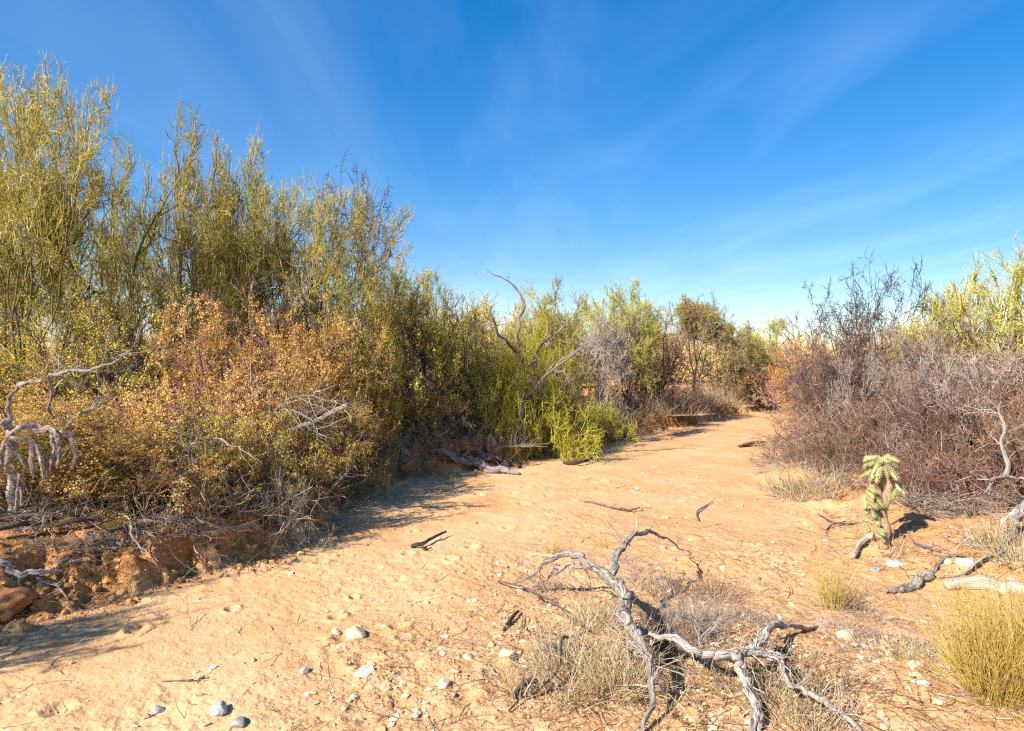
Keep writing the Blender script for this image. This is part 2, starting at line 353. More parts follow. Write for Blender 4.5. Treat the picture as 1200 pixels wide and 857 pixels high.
def species(kind, variant):
    key = (kind, variant)
    if key in _cache: return _cache[key]
    s = SP[kind]; rng = np.random.default_rng(sum(map(ord, kind))*31+variant*977+5)
    n, a0, a1, ln, r0 = s['st']
    az = np.arange(n)*2*PI/n+rng.normal(0, .5, n); ti = rng.uniform(a0, a1, n)
    d = np.stack([np.cos(az)*np.sin(ti), np.sin(az)*np.sin(ti), np.cos(ti)], -1)
    p = np.stack([np.cos(az), np.sin(az), 0*az], -1)*rng.uniform(.2, 1, (n, 1))*(r0*2.2); p[:, 2] = -.08
    L0 = ln*rng.uniform(.65, 1.15, n)
    rr = r0*rng.uniform(.6, 1.1, n)
    lev = [grow(rng, p, d, L0, rr, rr*.35, s['K0'], s['wob0'], s['trop0'])]
    m = len(s['lv'])
    if 'fork' in s:                                           # every limb splits in two or three, generation by generation
        gens, ratio, an, wob, trop = s['fork']; l = ln
        for g in range(gens):
            P, ra = lev[-1]; l *= ratio
            nk = 2+(rng.random(len(P)) < .3); ii = np.repeat(np.arange(len(P)), nk)
            tg = nrm(P[ii, -1]-P[ii, -2]); perp = nrm(np.cross(tg, rng.normal(size=tg.shape)))
            a = an*rng.uniform(.3, 1.5, (len(ii), 1)); d = np.cos(a)*tg+np.sin(a)*perp
            r_ = np.maximum(ra[ii, -1]*rng.uniform(.8, 1., len(ii)), s['tip']*1.6)
            keep = rng.random(len(ii)) < (1 if g < 2 else .88)
            ii, d, r_ = ii[keep], d[keep], r_[keep]
            lev.append(grow(rng, P[ii, -1], d, l*rng.uniform(.55, 1.25, len(ii)), r_, np.maximum(r_*.74, s['tip']*1.5), 5 if g < 3 else 4, wob, trop))
        # fine twigs come off the outer three generations
        pad = [q for q in lev[-3:]]; K = min(q[0].shape[1] for q in pad)
        src = (np.concatenate([q[0][:, -K:] for q in pad]), np.concatenate([q[1][:, -K:] for q in pad]))
    base_n = len(lev)
    for i, (nk, t0, an, l, wob, trop, K) in enumerate(s['lv']):
        p, d, ra, t = kids(rng, *(src if i == 0 and 'fork' in s else lev[-1]), nk, t0, an)
        keep = rng.random(len(p)) < (1 if i == 0 else .9)
        p, d, ra, t = p[keep], d[keep], ra[keep], t[keep]
        r_ = np.maximum(ra*.72, s['tip']*(1.15 if i == m-1 else 1.4)); r_ = np.minimum(r_, s['tip']*3) if 'fork' in s else r_
        re = np.maximum(r_*.45, s['tip']*(.55 if i == m-1 else 1))
        lev.append(grow(rng, p, d, l*rng.uniform(.5, 1.2, len(p))*(1.1-.35*t), r_, re, K, wob, trop))
    m = len(lev)-1
    allp = np.concatenate([q[0].reshape(-1, 3) for q in lev])
    zmax = np.percentile(allp[:, 2], 99.6); wmax = np.percentile(np.hypot(allp[:, 0], allp[:, 1]), 92)
    sc = np.array([s['W']/wmax, s['W']/wmax, s['H']/zmax])
    lev = [(P*sc, r) for P, r in lev]
    for P, r in lev:                                          # nothing grows down into the soil
        zz = P[..., 2]; P[..., 2] = np.where(zz < .03, np.where(zz < -.02, np.maximum(zz, -.08), zz), zz)
    tb = Buf(); cb = Buf(); sp_ = s['split']
    for i, (P, r) in enumerate(lev):
        var = np.clip(rng.normal(.45, .25, len(P)), 0, 1)
        S = (8 if i == 0 else 6 if i == 1 else 4 if i < m else 3)
        if i < sp_: tubes(tb, P, r, S, var, 0, rng, .12)
        else: tubes(cb, P, r, S, var, 0, rng)
    nl, sz, asp = s['leaf']
    if nl > 0:
        P, r = lev[-1]; P2, r2 = lev[-2]
        k = int(len(P)*nl); idx = rng.integers(0, len(P), k); f = rng.random(k)*(P.shape[1]-1.001); j = f.astype(int); f = (f-j)[:, None]
        lp = P[idx, j]*(1-f)+P[idx, j+1]*f + rng.normal(0, .012, (k, 3))
        if s['split'] == 1 or kind == 'pale':                 # bare patches between leafy sprays
            kp = vn(lp[:, 0]*4.3+variant*5+lp[:, 2]*2.2, lp[:, 1]*4.3-lp[:, 2]*3.1, 8) > -.2
            lp = lp[kp]; k = len(lp)
        # tint of whole sprays wanders through the crown
        v = .5+.9*(vn(lp[:, 0]*3.1+lp[:, 2]*1.3+variant*9, lp[:, 1]*3.1-lp[:, 2]*2.1, 3))
        leaves(cb, lp, rng, sz, asp, 1, .3, v)
    mt = s['mats']
    res = (tb.mesh(s['parts'][0], [mt[0]]), cb.mesh(s['parts'][1], [mt[1], mt[2]], True))
    _cache[key] = res
    return res

NAMES = {'palo': 'palo_verde_tree', 'paloleafy': 'palo_verde_tree', 'bare': 'bare_tree', 'grey': 'bare_tree', 'pale': 'small_tree',
         'orange': 'desert_shrub', 'olive': 'desert_shrub', 'brown': 'bare_shrub', 'tangle': 'dry_bush', 'bright': 'green_shrub'}
CATS = {'palo': 'tree', 'paloleafy': 'tree', 'bare': 'tree', 'grey': 'tree', 'pale': 'tree'}
_prng = random.Random(4)
def plant(kind, var, px, d, ytop, w, label, group=None, zb=None, lean=(0, 0), rot=None, name=None, cat=None):
    """px/d place the base, ytop is the row of the top, w the half width in metres"""
    x = (px-600)/F*d; z = gz(x, d) if zb is None else zb
    H = CH+(HZ-ytop)/F*d-z
    s = SP[kind]
    o = thing(name or NAMES[kind], label, cat or CATS.get(kind, 'shrub'), (x, d, z-.01), group)
    o.rotation_euler = (lean[0], lean[1], 0)
    o.scale = (w/s['W'], w/s['W'], H/s['H'])
    me = species(kind, var)
    rz = _prng.uniform(-.9, .9) if rot is None else rot
    for nm, m_ in zip(s['parts'], me):
        c = obj(nm, m_, o); c.rotation_euler = (0, 0, rz)
    return o

GT = 'palo verde trees along the left bank'
GS = 'leafy shrubs on the left bank'
GB = 'bare brown shrubs on the right bank'
GN = 'small trees at the far end of the wash'

# --- left bank trees
plant('palo', 3, 22, 8.0, 98, 1.35, 'tallest palo verde, rising at the left edge behind the dead cholla', GT)
plant('palo', 1, 160, 9.2, 130, 1.7, 'tall open palo verde with several upright limbs against the sky, second from left', GT)
plant('palo', 2, 235, 10.2, 168, 1.4, 'palo verde with a feathery crown between the second tall one and the dark bare tree', GT)
plant('palo', 1, 92, 11.0, 165, 1.7, 'palo verde half hidden between the two tallest palo verdes', GT)
plant('grey', 0, 246, 10.5, 190, .95, 'grey bare tree standing between the tall palo verdes', 'leafless trees on the left bank')
plant('palo', 3, 318, 9.4, 212, 1.35, 'yellow-green palo verde in front of the dark bare tree, left of its top', GT, lean=(0, .12))
plant('bare', 3, 413, 11.0, 208, 1.3, 'tall dark bare tree with fine twigs above the orange shrubs', 'leafless trees on the left bank')
plant('paloleafy', 3, 434, 9.9, 296, .8, 'bright upright palo verde in front of the dark bare tree', GT)
plant('paloleafy', 0, 495, 12.2, 322, 1.15, 'pale palo verde behind the olive shrub in the middle', GT)
plant('palo', 0, 548, 14.5, 322, 1.60, 'distant palo verde with feathery top left of the dead snag', GT)
plant('paloleafy', 1, 640, 14.2, 335, 1.46, 'dense yellow-green palo verde right behind the dead snag', GT)
plant('palo', 2, 700, 15.5, 330, 1.46, 'feathery pale palo verde above the grey bare shrubs', GT)
plant('grey', 1, 690, 13.2, 372, .95, 'pale grey leafless tree above the bright yellow-green shrub', 'leafless trees on the left bank')
plant('bare', 1, 738, 15.0, 352, .8, 'multi-stemmed bare grey tree at the bend of the wash', 'leafless trees on the left bank')
plant('brown', 0, 768, 16.2, 362, 1.1, 'brown bare shrub right of the multi-stemmed bare tree', GN)
plant('pale', 0, 815, 18.8, 350, 1.35, 'round small tree with pale yellow leaves beside the far wash', GN)
plant('bare', 2, 838, 20.5, 343, .8, 'dark leafless treetop showing above the pale yellow tree', GN)
plant('pale', 1, 868, 22.0, 378, 1.1, 'lower pale yellow tree right of the round one', GN)
plant('paloleafy', 2, 892, 25.0, 374, 1.60, 'farthest green tree above the end of the wash', GN)
plant('brown', 1, 905, 24.0, 402, 1.3, 'reddish shrub closing the far end of the wash', GN)
plant('brown', 2, 880, 23.0, 415, 1.0, 'brown shrub under the far green tree at the wash end', GN)
plant('brown', 3, 935, 26.0, 392, 1.5, 'far reddish shrub where the wash bends out of sight', GN)
# fill behind
plant('paloleafy', 2, 30, 10.5, 240, 1.73, 'leafy palo verde low behind the tallest tree at the left edge', GT)
plant('paloleafy', 0, 225, 11.8, 268, 1.60, 'leafy palo verde behind the grey bare tree', GT)
plant('paloleafy', 1, 350, 12.0, 300, 1.2, 'leafy palo verde low behind the one beside the dark bare tree', GT)
plant('palo', 1, 595, 16.5, 335, 1.60, 'far palo verde seen through the dead snag', GT)
plant('palo', 3, 770, 20.0, 352, 1.73, 'far palo verde behind the brown bare shrub at the bend', GT)
# --- left bank shrubs
plant('olive', 0, 20, 7.0, 345, 1.1, 'olive shrub beneath the tallest palo verde at the left edge', GS)
plant('orange', 0, 95, 6.3, 425, .95, 'orange-leaved shrub right of the dead pink cholla', GS)
plant('olive', 1, 130, 7.7, 335, 1.15, 'tall olive-yellow shrub under the second palo verde', GS)
plant('orange', 1, 215, 6.5, 400, .95, 'orange shrub low on the bank, spilling toward the sand', GS)
plant('orange', 2, 255, 7.6, 355, 1.15, 'tall pinkish orange shrub below the grey bare tree', GS)
plant('orange', 3, 325, 7.9, 362, .95, 'rounded orange shrub behind the pale arching twigs', GS)
plant('brown', 4, 300, 8.8, 312, .9, 'brown twiggy shrub below the palo verde beside the dark bare tree', GS)
plant('olive', 2, 392, 9.3, 330, .95, 'brown-orange shrub with dark shade beneath, right of the rounded orange shrub', GS)
plant('orange', 4, 408, 8.9, 375, .75, 'orange shrub in front of the bright upright palo verde', GS)
plant('olive', 3, 475, 10.3, 322, 1.0, 'big yellow-olive shrub with a dark hollow under it', GS)
plant('olive', 0, 530, 10.9, 345, .95, 'olive shrub overhanging the cut bank left of the stump', GS)
plant('orange', 0, 478, 10.3, 425, .7, 'low orange shrub on the lip of the cut bank', GS)
plant('olive', 1, 575, 12.8, 380, .9, 'olive shrub behind the bright green upright shrub', GS)
plant('brown', 0, 640, 12.6, 415, .8, 'brown twiggy shrub behind the bright yellow-green shrub', GS)
plant('orange', 3, 45, 5.7, 470, .75, 'low orange shrub in front, just right of the dead pink cholla', GS)
plant('orange', 0, 160, 5.75, 470, .8, 'low orange shrub at the bank foot left of the pale arched limb', GS)
plant('olive', 2, 285, 6.2, 455, .65, 'low olive-orange shrub behind the drooping grey bush', GS)
plant('orange', 2, 365, 7.4, 430, .7, 'orange shrub just left of the pale arching twigs hollow', GS)
plant('bright', 0, 595, 11.0, 385, .55, 'upright bright green shrub beside the reddish stump', 'bright green shrubs on the left bank')
plant('bright', 1, 650, 10.9, 440, .8, 'bright yellow-green shrub hanging over the sand at the bank edge', 'bright green shrubs on the left bank')
plant('bright', 2, 700, 12.6, 455, .6, 'small bright green shrub behind the larger yellow-green one', 'bright green shrubs on the left bank')
plant('bright', 3, 640, 13.4, 358, .75, 'bright green patch of foliage high behind the dead snag', 'bright green shrubs on the left bank')
plant('tangle', 0, 330, 5.95, 545, .42, 'dead grey twiggy bush drooping onto the sand', 'dry bushes under the left bank')
plant('tangle', 1, 265, 6.0, 560, .6, 'tangled dry bush left of the drooping grey one', 'dry bushes under the left bank')
plant('tangle', 2, 150, 5.5, 590, .7, 'dry tangled bush under the orange shrubs', 'dry bushes under the left bank')
plant('tangle', 3, 50, 5.3, 585, .6, 'dry tangled bush below the dead pink cholla', 'dry bushes under the left bank')
plant('tangle', 1, 95, 4.95, 628, .45, 'low dry brush hanging over the red bank near the bleached white branch', 'dry bushes under the left bank')
plant('tangle', 0, 205, 5.35, 612, .5, 'low dry brush over the red bank between two tangled bushes', 'dry bushes under the left bank')
plant('tangle', 1, 385, 8.0, 490, .55, 'dry grey bush under the pale arching twigs', 'dry bushes under the left bank')
plant('tangle', 0, 440, 9.2, 505, .6, 'dry twiggy bush on the cut bank', 'dry bushes under the left bank')
plant('tangle', 2, 500, 10.3, 500, .5, 'dry grey bush behind the cut log', 'dry bushes under the left bank')
plant('tangle', 3, 545, 11.0, 505, .5, 'pale brown bush left of the reddish stump', 'dry bushes under the left bank')
plant('brown', 1, 700, 14.3, 462, .7, 'dry brown brush at the foot of the multi-stemmed tree', GN)
plant('orange', 2, 775, 17.0, 468, .6, 'low orange-brown bush between the bare tree and the pale yellow tree', GN)
plant('orange', 3, 850, 20.0, 452, .7, 'low orange-brown bush under the pale yellow tree', GN)
# --- off the left edge: throws its branch shadows on the sand
_o = plant('bare', 2, -2080, 1.9, -200, 1.1, 'bare tree just outside the left edge, shading the near sand', 'leafless trees on the left bank')
_p = plant('palo', 1, -2000, 2.4, -200, 0.88, 'palo verde out beyond the left edge, shading the red bank', GT)
_p.location = (-5.7, 2.5, gz(-5.7, 2.5)); _p.scale = (1.0, 1.0, .85)
_o.location = (-6.4, 1.9, gz(-6.4, 1.9)); _o.scale = (.9, .9, .75)
# --- right bank
plant('bare', 3, 1010, 11.2, 310, 1.25, 'leafless dark tree with crooked twigs standing above the right brush', 'trees on the right bank')
plant('palo', 2, 1158, 9.2, 284, 1.45, 'yellow-green palo verde above the brown brush at the right edge', 'trees on the right bank')
plant('paloleafy', 0, 1240, 10.0, 300, 1.33, 'palo verde cut by the right edge', 'trees on the right bank')
plant('paloleafy', 2, 1075, 14.0, 350, 1.06, 'small palo verde behind the brown brush, between bare tree and right palo verde', 'trees on the right bank')
plant('orange', 3, 985, 13.6, 405, 1.1, 'rust-leaved shrub behind the left end of the right brush', GB)
plant('orange', 1, 1130, 10.8, 388, 1.0, 'rust-leaved shrub showing through the brush under the right palo verde', GB)
plant('orange', 2, 940, 18.0, 402, 1.2, 'rust-leaved shrub at the far bend on the right side', GB)
plant('brown', 0, 980, 12.6, 378, 1.0, 'reddish-brown shrub at the left end of the right brush', GB)
plant('brown', 1, 952, 15.5, 410, .9, 'small reddish shrub leaning over the far wash', GB)
plant('brown', 2, 1025, 10.6, 366, 1.15, 'brown shrub below the leafless dark tree', GB)
plant('brown', 3, 1090, 9.6, 350, 1.1, 'reddish shrub left of the right palo verde', GB)
plant('brown', 4, 1165, 8.3, 356, 1.05, 'brown shrub in front of the right palo verde', GB)
plant('brown', 0, 1230, 7.8, 375, 1.1, 'brown shrub cut by the right edge', GB)
plant('brown', 1, 1000, 8.9, 455, .8, 'low reddish shrub left of the cholla', GB)
plant('brown', 2, 1095, 7.6, 415, .85, 'grey-brown shrub right behind the cholla', GB)
plant('brown', 3, 1180, 6.9, 415, .75, 'grey-brown shrub behind the bleached limb', GB)
plant('brown', 4, 940, 10.2, 478, .65, 'low twiggy shrub at the edge of the sand', GB)
plant('brown', 0, 1130, 6.9, 500, .7, 'greyish shrub between the cholla and the bleached limb', GB)
plant('brown', 4, 1060, 7.3, 510, .6, 'low dark twiggy shrub just behind the cholla crown', GB)
plant('brown', 2, 1215, 6.6, 470, .7, 'grey-brown shrub at the right edge behind the bleached limb', GB)
plant('brown', 1, 965, 8.6, 500, .6, 'low grey-brown shrub beside the dense straw clump', GB)
plant('tangle', 0, 925, 9.3, 525, .5, 'grey dead bush sprawling onto the sand at right', 'dry bushes on the right bank')
plant('tangle', 1, 985, 7.9, 540, .5, 'dry dark bush left of the cholla', 'dry bushes on the right bank')
plant('tangle', 2, 1075, 6.6, 565, .45, 'grey dry bush right of the cholla', 'dry bushes on the right bank')
plant('tangle', 3, 1135, 6.4, 570, .5, 'dry tangled bush beneath the bleached limb', 'dry bushes on the right bank')
plant('tangle', 0, 1130, 5.5, 628, .2, 'small pale grey dead bush on the right bank', 'dry bushes on the right bank')
plant('tangle', 2, 1195, 6.3, 570, .45, 'dry bush at the right edge beside the bleached limb', 'dry bushes on the right bank')
plant('tangle', 1, 932, 11.8, 508, .45, 'dry bush hugging the wash where it narrows', 'dry bushes on the right bank')
plant('grey', 0, 1050, 9.0, 385, .9, 'crooked grey bare shrub behind the cholla, taller than the brush', 'trees on the right bank')
plant('grey', 1, 1150, 7.6, 395, .8, 'pale bare shrub with crooked limbs under the right palo verde', 'trees on the right bank')
plant('bare', 2, 1130, 9.8, 340, .8, 'thin dark bare tree left of the right palo verde', 'trees on the right bank')
plant('bare', 1, 975, 10.4, 392, .8, 'low dark bare tree with crooked limbs at the left of the right brush', 'trees on the right bank')
plant('grey', 2, 1100, 8.6, 412, .6, 'pale grey bare shrub among the brown brush at right', 'trees on the right bank')

# ------------------------------------------------------------------ hand-drawn limbs
def catmull(pts, n=6):
    p = np.array(pts, float); p = np.concatenate([[2*p[0]-p[1]], p, [2*p[-1]-p[-2]]]); out = []
    for i in range(1, len(p)-2):
        for k in range(n):
            t = k/n; a, b, c, d = p[i-1], p[i], p[i+1], p[i+2]
            out.append(.5*((2*b)+(-a+c)*t+(2*a-5*b+4*c-d)*t*t+(-a+3*b-3*c+d)*t**3))
    out.append(p[-2]); return np.array(out)

def limb(pts, radii, seed=0, S=16, jit=.15, gn=.42, n=5):
    """pts list of xyz, radii list in metres -> Buf"""
    rng = np.random.default_rng(seed); q = np.concatenate([np.array(pts, float), np.array(radii, float)[:, None]], 1)
    c = catmull(q, n); P = c[:, :3].copy(); r = np.maximum(c[:, 3], .0012)
    ww = np.stack([np.convolve(rng.normal(size=len(P)+8), np.ones(3)/3, 'same')[4:-4] for _ in range(3)], 1)
    P[1:-1] += ww[1:-1]*r[1:-1, None]*jit*3.2
    wv = np.convolve(rng.normal(size=len(r)+8), np.ones(7)/7, 'same')[4:-4]; r = r*(1+.22*wv*(r > .006))
    b = Buf(); tubes(b, P[None], r[None], S, np.array([rng.uniform(.2, .8)]), 0, rng, gn, True)
    return b, P, r

def twigset(P, r, n, ln, seed, ang=.8, K=5, wob=.25, trop=0., r0=.003, t0=.1):
    rng = np.random.default_rng(seed)
    p, d, ra, t = kids(rng, P[None], r[None], n, t0, ang)
    return grow(rng, p, d, ln*rng.uniform(.4, 1.2, len(p)), np.minimum(ra*.6, r0*1.6)*0+r0, np.full(len(p), r0*.45), K, wob, trop)

def dead(name, label, cat, pieces, material='deadwood', group=None, base=None):
    """pieces: (part name, pts, radii, n twigs, twig length)"""
    base = base or pieces[0][1][0]
    o = thing(name, label, cat, base, group)
    for i, (pn, pts, rad, nt, tl) in enumerate(pieces):
        if nt > 2:                                             # weathered wood kinks between its nodes
            g0 = np.random.default_rng(len(label)*3+i); q0 = [np.array(pts[0], float)]; r0_ = [rad[0]]
            for a_, b_, ra_, rb_ in zip(pts[:-1], pts[1:], rad[:-1], rad[1:]):
                a_, b_ = np.array(a_, float), np.array(b_, float)
                q0 += [(a_+b_)/2+g0.normal(size=3)*np.linalg.norm(b_-a_)*np.array([.085, .085, .05]), b_]; r0_ += [(ra_+rb_)/2*g0.uniform(.86, 1.05), rb_]
            pts, rad = q0, r0_
        b, P, r = limb(pts, rad, seed=len(label)*7+i)
        po = obj(pn, b.mesh(pn, [material], True, base), o)
        if nt:
            A, ra = twigset(P, r, nt, tl, len(label)+i*3, r0=min(.004, max(r)*.4))
            g = np.random.default_rng(i+4)
            for k in range(len(A)):
                t = Buf(); tubes(t, A[k:k+1], ra[k:k+1], 4, g.random(1))
                q = kids(g, A[k:k+1], ra[k:k+1], 3, .2, .8)
                A2, r2 = grow(g, q[0], q[1], tl*.4*g.uniform(.5, 1.3, 3), np.full(3, .0022), np.full(3, .001), 4, .25, 0)
                tubes(t, A2, r2, 3, g.random(3))
                obj('twig', t.mesh('twig', ['greytwig'], True, base), po)
    return o

def zz(L_): return [pz(*p) for p in L_]
# main dead branch in the foreground
mainp = zz([(753, 858, .05), (757, 839, .09), (763, 805, .17), (758, 771, .24), (751, 752, .28), (738, 736, .31), (728, 722, .33), (735, 708, .34), (727, 693, .34), (714, 680, .34),
            (699, 666, .35), (683, 652, .36), (665, 649, .34), (648, 655, .29), (630, 668, .19), (604, 684, .07)])
mr = [.010, .014, .022, .026, .029, .031, .04, .042, .038, .032, .028, .025, .021, .017, .012, .005]
up = zz([(716, 676, .34), (721, 658, .38), (730, 643, .43), (742, 627, .47), (758, 621, .46), (777, 630, .35), (792, 638, .22), (808, 646, .07)])
dead('dead_branch', 'twisted grey dead branch with one arm arching up, lying in the foreground grass', 'branch', [
    ('limb', mainp, [q*.74 for q in mr], 26, .28), ('limb', up, [.020, .019, .017, .014, .011, .009, .006, .003], 12, .18),
    ('limb', zz([(716, 678, .34), (690, 664, .33), (668, 661, .27), (652, 672, .17), (640, 682, .08), (622, 689, .05)]), [.02, .016, .013, .011, .008, .004], 12, .18),
    ('limb', zz([(748, 750, .28), (739, 766, .18), (741, 792, .08)]), [.014, .011, .006], 0, 0)], group='dead branches in the foreground')
sec = zz([(742, 740, .22), (766, 743, .24), (791, 749, .25), (813, 762, .24), (838, 768, .23), (863, 769, .22), (891, 767, .2), (912, 771, .18), (919, 785, .16), (928, 804, .13), (947, 813, .11), (969, 824, .1), (988, 838, .08), (1010, 860, .06)])
dead('dead_branch', 'forked grey dead branch running from the grass clump to the lower right corner', 'branch', [
    ('limb', sec, [.016, .019, .021, .021, .022, .024, .019, .016, .016, .015, .015, .014, .012, .008], 30, .2),
    ('limb', zz([(858, 770, .21), (866, 780, .19), (876, 800, .14), (885, 822, .1), (887, 842, .07), (896, 862, .03)]), [.02, .021, .022, .022, .019, .010], 8, .14),
    ('limb', zz([(885, 822, .1), (882, 842, .07), (880, 862, .04)]), [.018, .016, .01], 0, 0),
    ('limb', zz([(888, 766, .2), (886, 757, .22), (896, 742, .22), (912, 733, .17), (936, 735, .1), (958, 734, .06)]), [.017, .02, .02, .018, .013, .006], 8, .1)], group='dead branches in the foreground')
def lg(px, py, h=.02):
    x, y, z = at(px, py); return (x, y, z+h)
dead('dry_twig', 'long thin dry twig slanting across the sand left of the grass clump', 'twig', [
    ('stem', [lg(552, 668), lg(587, 690, .05), lg(624, 711, .08), lg(655, 730, .1), lg(685, 750, .08)], [.003, .005, .006, .007, .007], 9, .18)], 'greybark', 'dry twigs in the foreground')
dead('dry_twig', 'branched dry twig with a dark broken stub, lower left of the grass clump', 'twig', [
    ('stem', [lg(596, 838, .01), lg(624, 824, .03), lg(655, 797, .07), lg(664, 764, .08), lg(688, 762, .1)], [.004, .006, .007, .006, .005], 9, .2),
    ('stem', [lg(616, 728, .03), lg(630, 754, .06), lg(664, 764, .08)], [.003, .005, .006], 5, .12),
    ('stub', [lg(601, 824, .02), lg(614, 816, .05), lg(630, 811, .04)], [.013, .017, .01], 0, 0)], 'darkbark', 'dry twigs in the foreground')
dead('dry_twig', 'dark forked stick lying on the open sand', 'twig', [
    ('stem', [lg(482, 643, .02), lg(494, 642, .03), lg(508, 636, .04), lg(523, 630, .05)], [.012, .016, .014, .007], 0, 0),
    ('stem', [lg(494, 642, .03), lg(497, 647, .015), lg(506, 645, .015)], [.009, .007, .004], 0, 0)], 'darkbark', 'sticks on the sand')
dead('dry_twig', 'thin pale stick lying across the middle of the wash', 'twig', [
    ('stem', [lg(683, 590), lg(700, 592), lg(722, 598), lg(738, 601, .03), lg(750, 600, .05)], [.006, .01, .012, .012, .006], 3, .2)], 'greybark', 'sticks on the sand')
dead('dry_twig', 'small crooked twig right of the pale stick in the wash', 'twig', [
    ('stem', [lg(818, 612), lg(817, 603), lg(826, 596), lg(836, 590)], [.006, .008, .007, .003], 2, .12)], 'greybark', 'sticks on the sand')
dead('dry_twig', 'dark stick in the shade beside the bright yellow-green shrub', 'twig', [
    ('stem', [lg(660, 545, .03), lg(672, 546, .04), lg(688, 544, .05), lg(698, 538, .08)], [.016, .022, .018, .01], 0, 0)], 'darkbark', 'sticks on the sand')
dead('dry_twig', 'short dark stick near the far right side of the wash', 'twig', [
    ('stem', [lg(866, 525, .03), lg(882, 523, .05), lg(896, 521, .04)], [.02, .035, .02], 0, 0)], 'darkbark', 'sticks on the sand')
dead('dry_twig', 'slender twig with a knob at its end on the near sand', 'twig', [
    ('stem', [lg(190, 802, .006), lg(212, 801, .008), lg(228, 799, .012), lg(240, 797, .012)], [.002, .003, .005, .008], 2, .06)], 'greybark', 'sticks on the sand')
dead('dry_twig', 'dark splinter on the gravel left of the grass clump', 'twig', [
    ('stem', [lg(590, 741, .01), lg(598, 730, .02), lg(608, 722, .02)], [.006, .01, .006], 0, 0)], 'darkbark', 'sticks on the sand')
dead('dry_twig', 'dry forked twigs lying on the sand left of the cholla', 'twig', [
    ('stem', [lg(958, 604), lg(972, 614, .03), lg(990, 618, .03), lg(1008, 614, .02)], [.004, .007, .007, .004], 7, .2),
    ('stem', [lg(968, 628), lg(978, 619, .03), lg(992, 616, .03)], [.005, .007, .004], 4, .16)], 'greybark', 'sticks on the sand')
# bank debris
b0 = at(545, 552)
dead('dead_log', 'long weathered root log lying at the foot of the cut bank', 'log', [
    ('limb', [lg(512, 538, .1), lg(536, 547, .07), lg(562, 551, .07), lg(590, 555, .05), lg(609, 557, .02)], [.03, .05, .055, .045, .02], 4, .3),
    ('limb', [lg(540, 545, .06), lg(556, 540, .14), lg(570, 545, .08)], [.03, .035, .03], 0, 0)], 'greybark', 'logs along the left bank')
dead('dead_log', 'grey split log leaning from the sand up to the bright shrub', 'log', [
    ('limb', [lg(590, 548, .02), pd(597, 541, 10.6), pd(604, 531, 10.75), pd(613, 522, 10.9), pd(624, 517, 11.)], [.05, .06, .055, .045, .03], 5, .3),
    ('limb', [pd(604, 531, 10.75), pd(606, 540, 10.65), lg(607, 549, .03)], [.04, .035, .02], 0, 0)], 'greybark', 'logs along the left bank')
c0 = at(476, 540)
dead('cut_log', 'pale sawn-off log sticking out of the cut bank', 'log', [
    ('limb', [(c0[0]-.35, c0[1]+.55, c0[2]+.36), (c0[0]-.18, c0[1]+.28, c0[2]+.22), (c0[0], c0[1], c0[2]+.08)], [.055, .058, .056], 0, 0)], 'palewood', 'logs along the left bank')
dead('dead_branch', 'short forked grey branch poking up from the cut bank', 'branch', [
    ('limb', [lg(500, 545, .02), pd(503, 534, 10.1), pd(509, 524, 10.15), pd(516, 513, 10.2)], [.04, .035, .028, .015], 5, .3)], 'greybark', 'branches on the left bank')
st = at(577, 545)
dead('tree_stump', 'reddish broken stump below the upright bright green shrub', 'stump', [
    ('trunk', [(st[0], st[1]+.1, st[2]-.05), (st[0]+.01, st[1]+.1, st[2]+.15), (st[0]-.02, st[1]+.1, st[2]+.28), (st[0]-.01, st[1]+.12, st[2]+.42)], [.10, .075, .06, .03], 0, 0),
    ('root', [(st[0]+.02, st[1]+.05, st[2]+.1), (st[0]-.15, st[1]-.05, st[2]+.08), (st[0]-.33, st[1]-.12, st[2]+.01)], [.06, .05, .02], 0, 0),
    ('root', [(st[0]+.02, st[1]+.05, st[2]+.1), (st[0]+.15, st[1]-.05, st[2]+.06), (st[0]+.3, st[1]-.05, st[2]+.0)], [.06, .045, .02], 0, 0)], 'redwood')
# dead snag in the middle
D = 10.9
sn = at(612, 548)
dead('dead_snag', 'tall dead snag with a hooked bare top rising above the middle shrubs', 'tree', [
    ('trunk', [((609-600)/F*D, D, gz(.12, D)-.05), pd(610, 500, D), pd(611, 460, D), pd(611, 425, D), pd(606, 395, D), pd(609, 372, D), pd(613, 352, D), pd(603, 336, D), pd(588, 325, D), pd(570, 316, D)],
     [.055, .05, .045, .04, .03, .02, .016, .012, .009, .005], 6, .3),
    ('limb', [pd(611, 425, D), pd(598, 405, D-.1), pd(584, 392, D-.15), pd(577, 372, D-.2), pd(576, 358, D-.2)], [.025, .018, .015, .01, .005], 8, .4),
    ('limb', [pd(611, 440, D), pd(625, 425, D+.2), pd(634, 405, D+.3), pd(650, 390, D+.4)], [.028, .02, .015, .007], 12, .4),
    ('limb', [pd(611, 470, D), pd(640, 440, D-.3), pd(672, 416, D-.5), pd(700, 398, D-.6)], [.022, .018, .014, .006], 16, .5)], 'greybark')
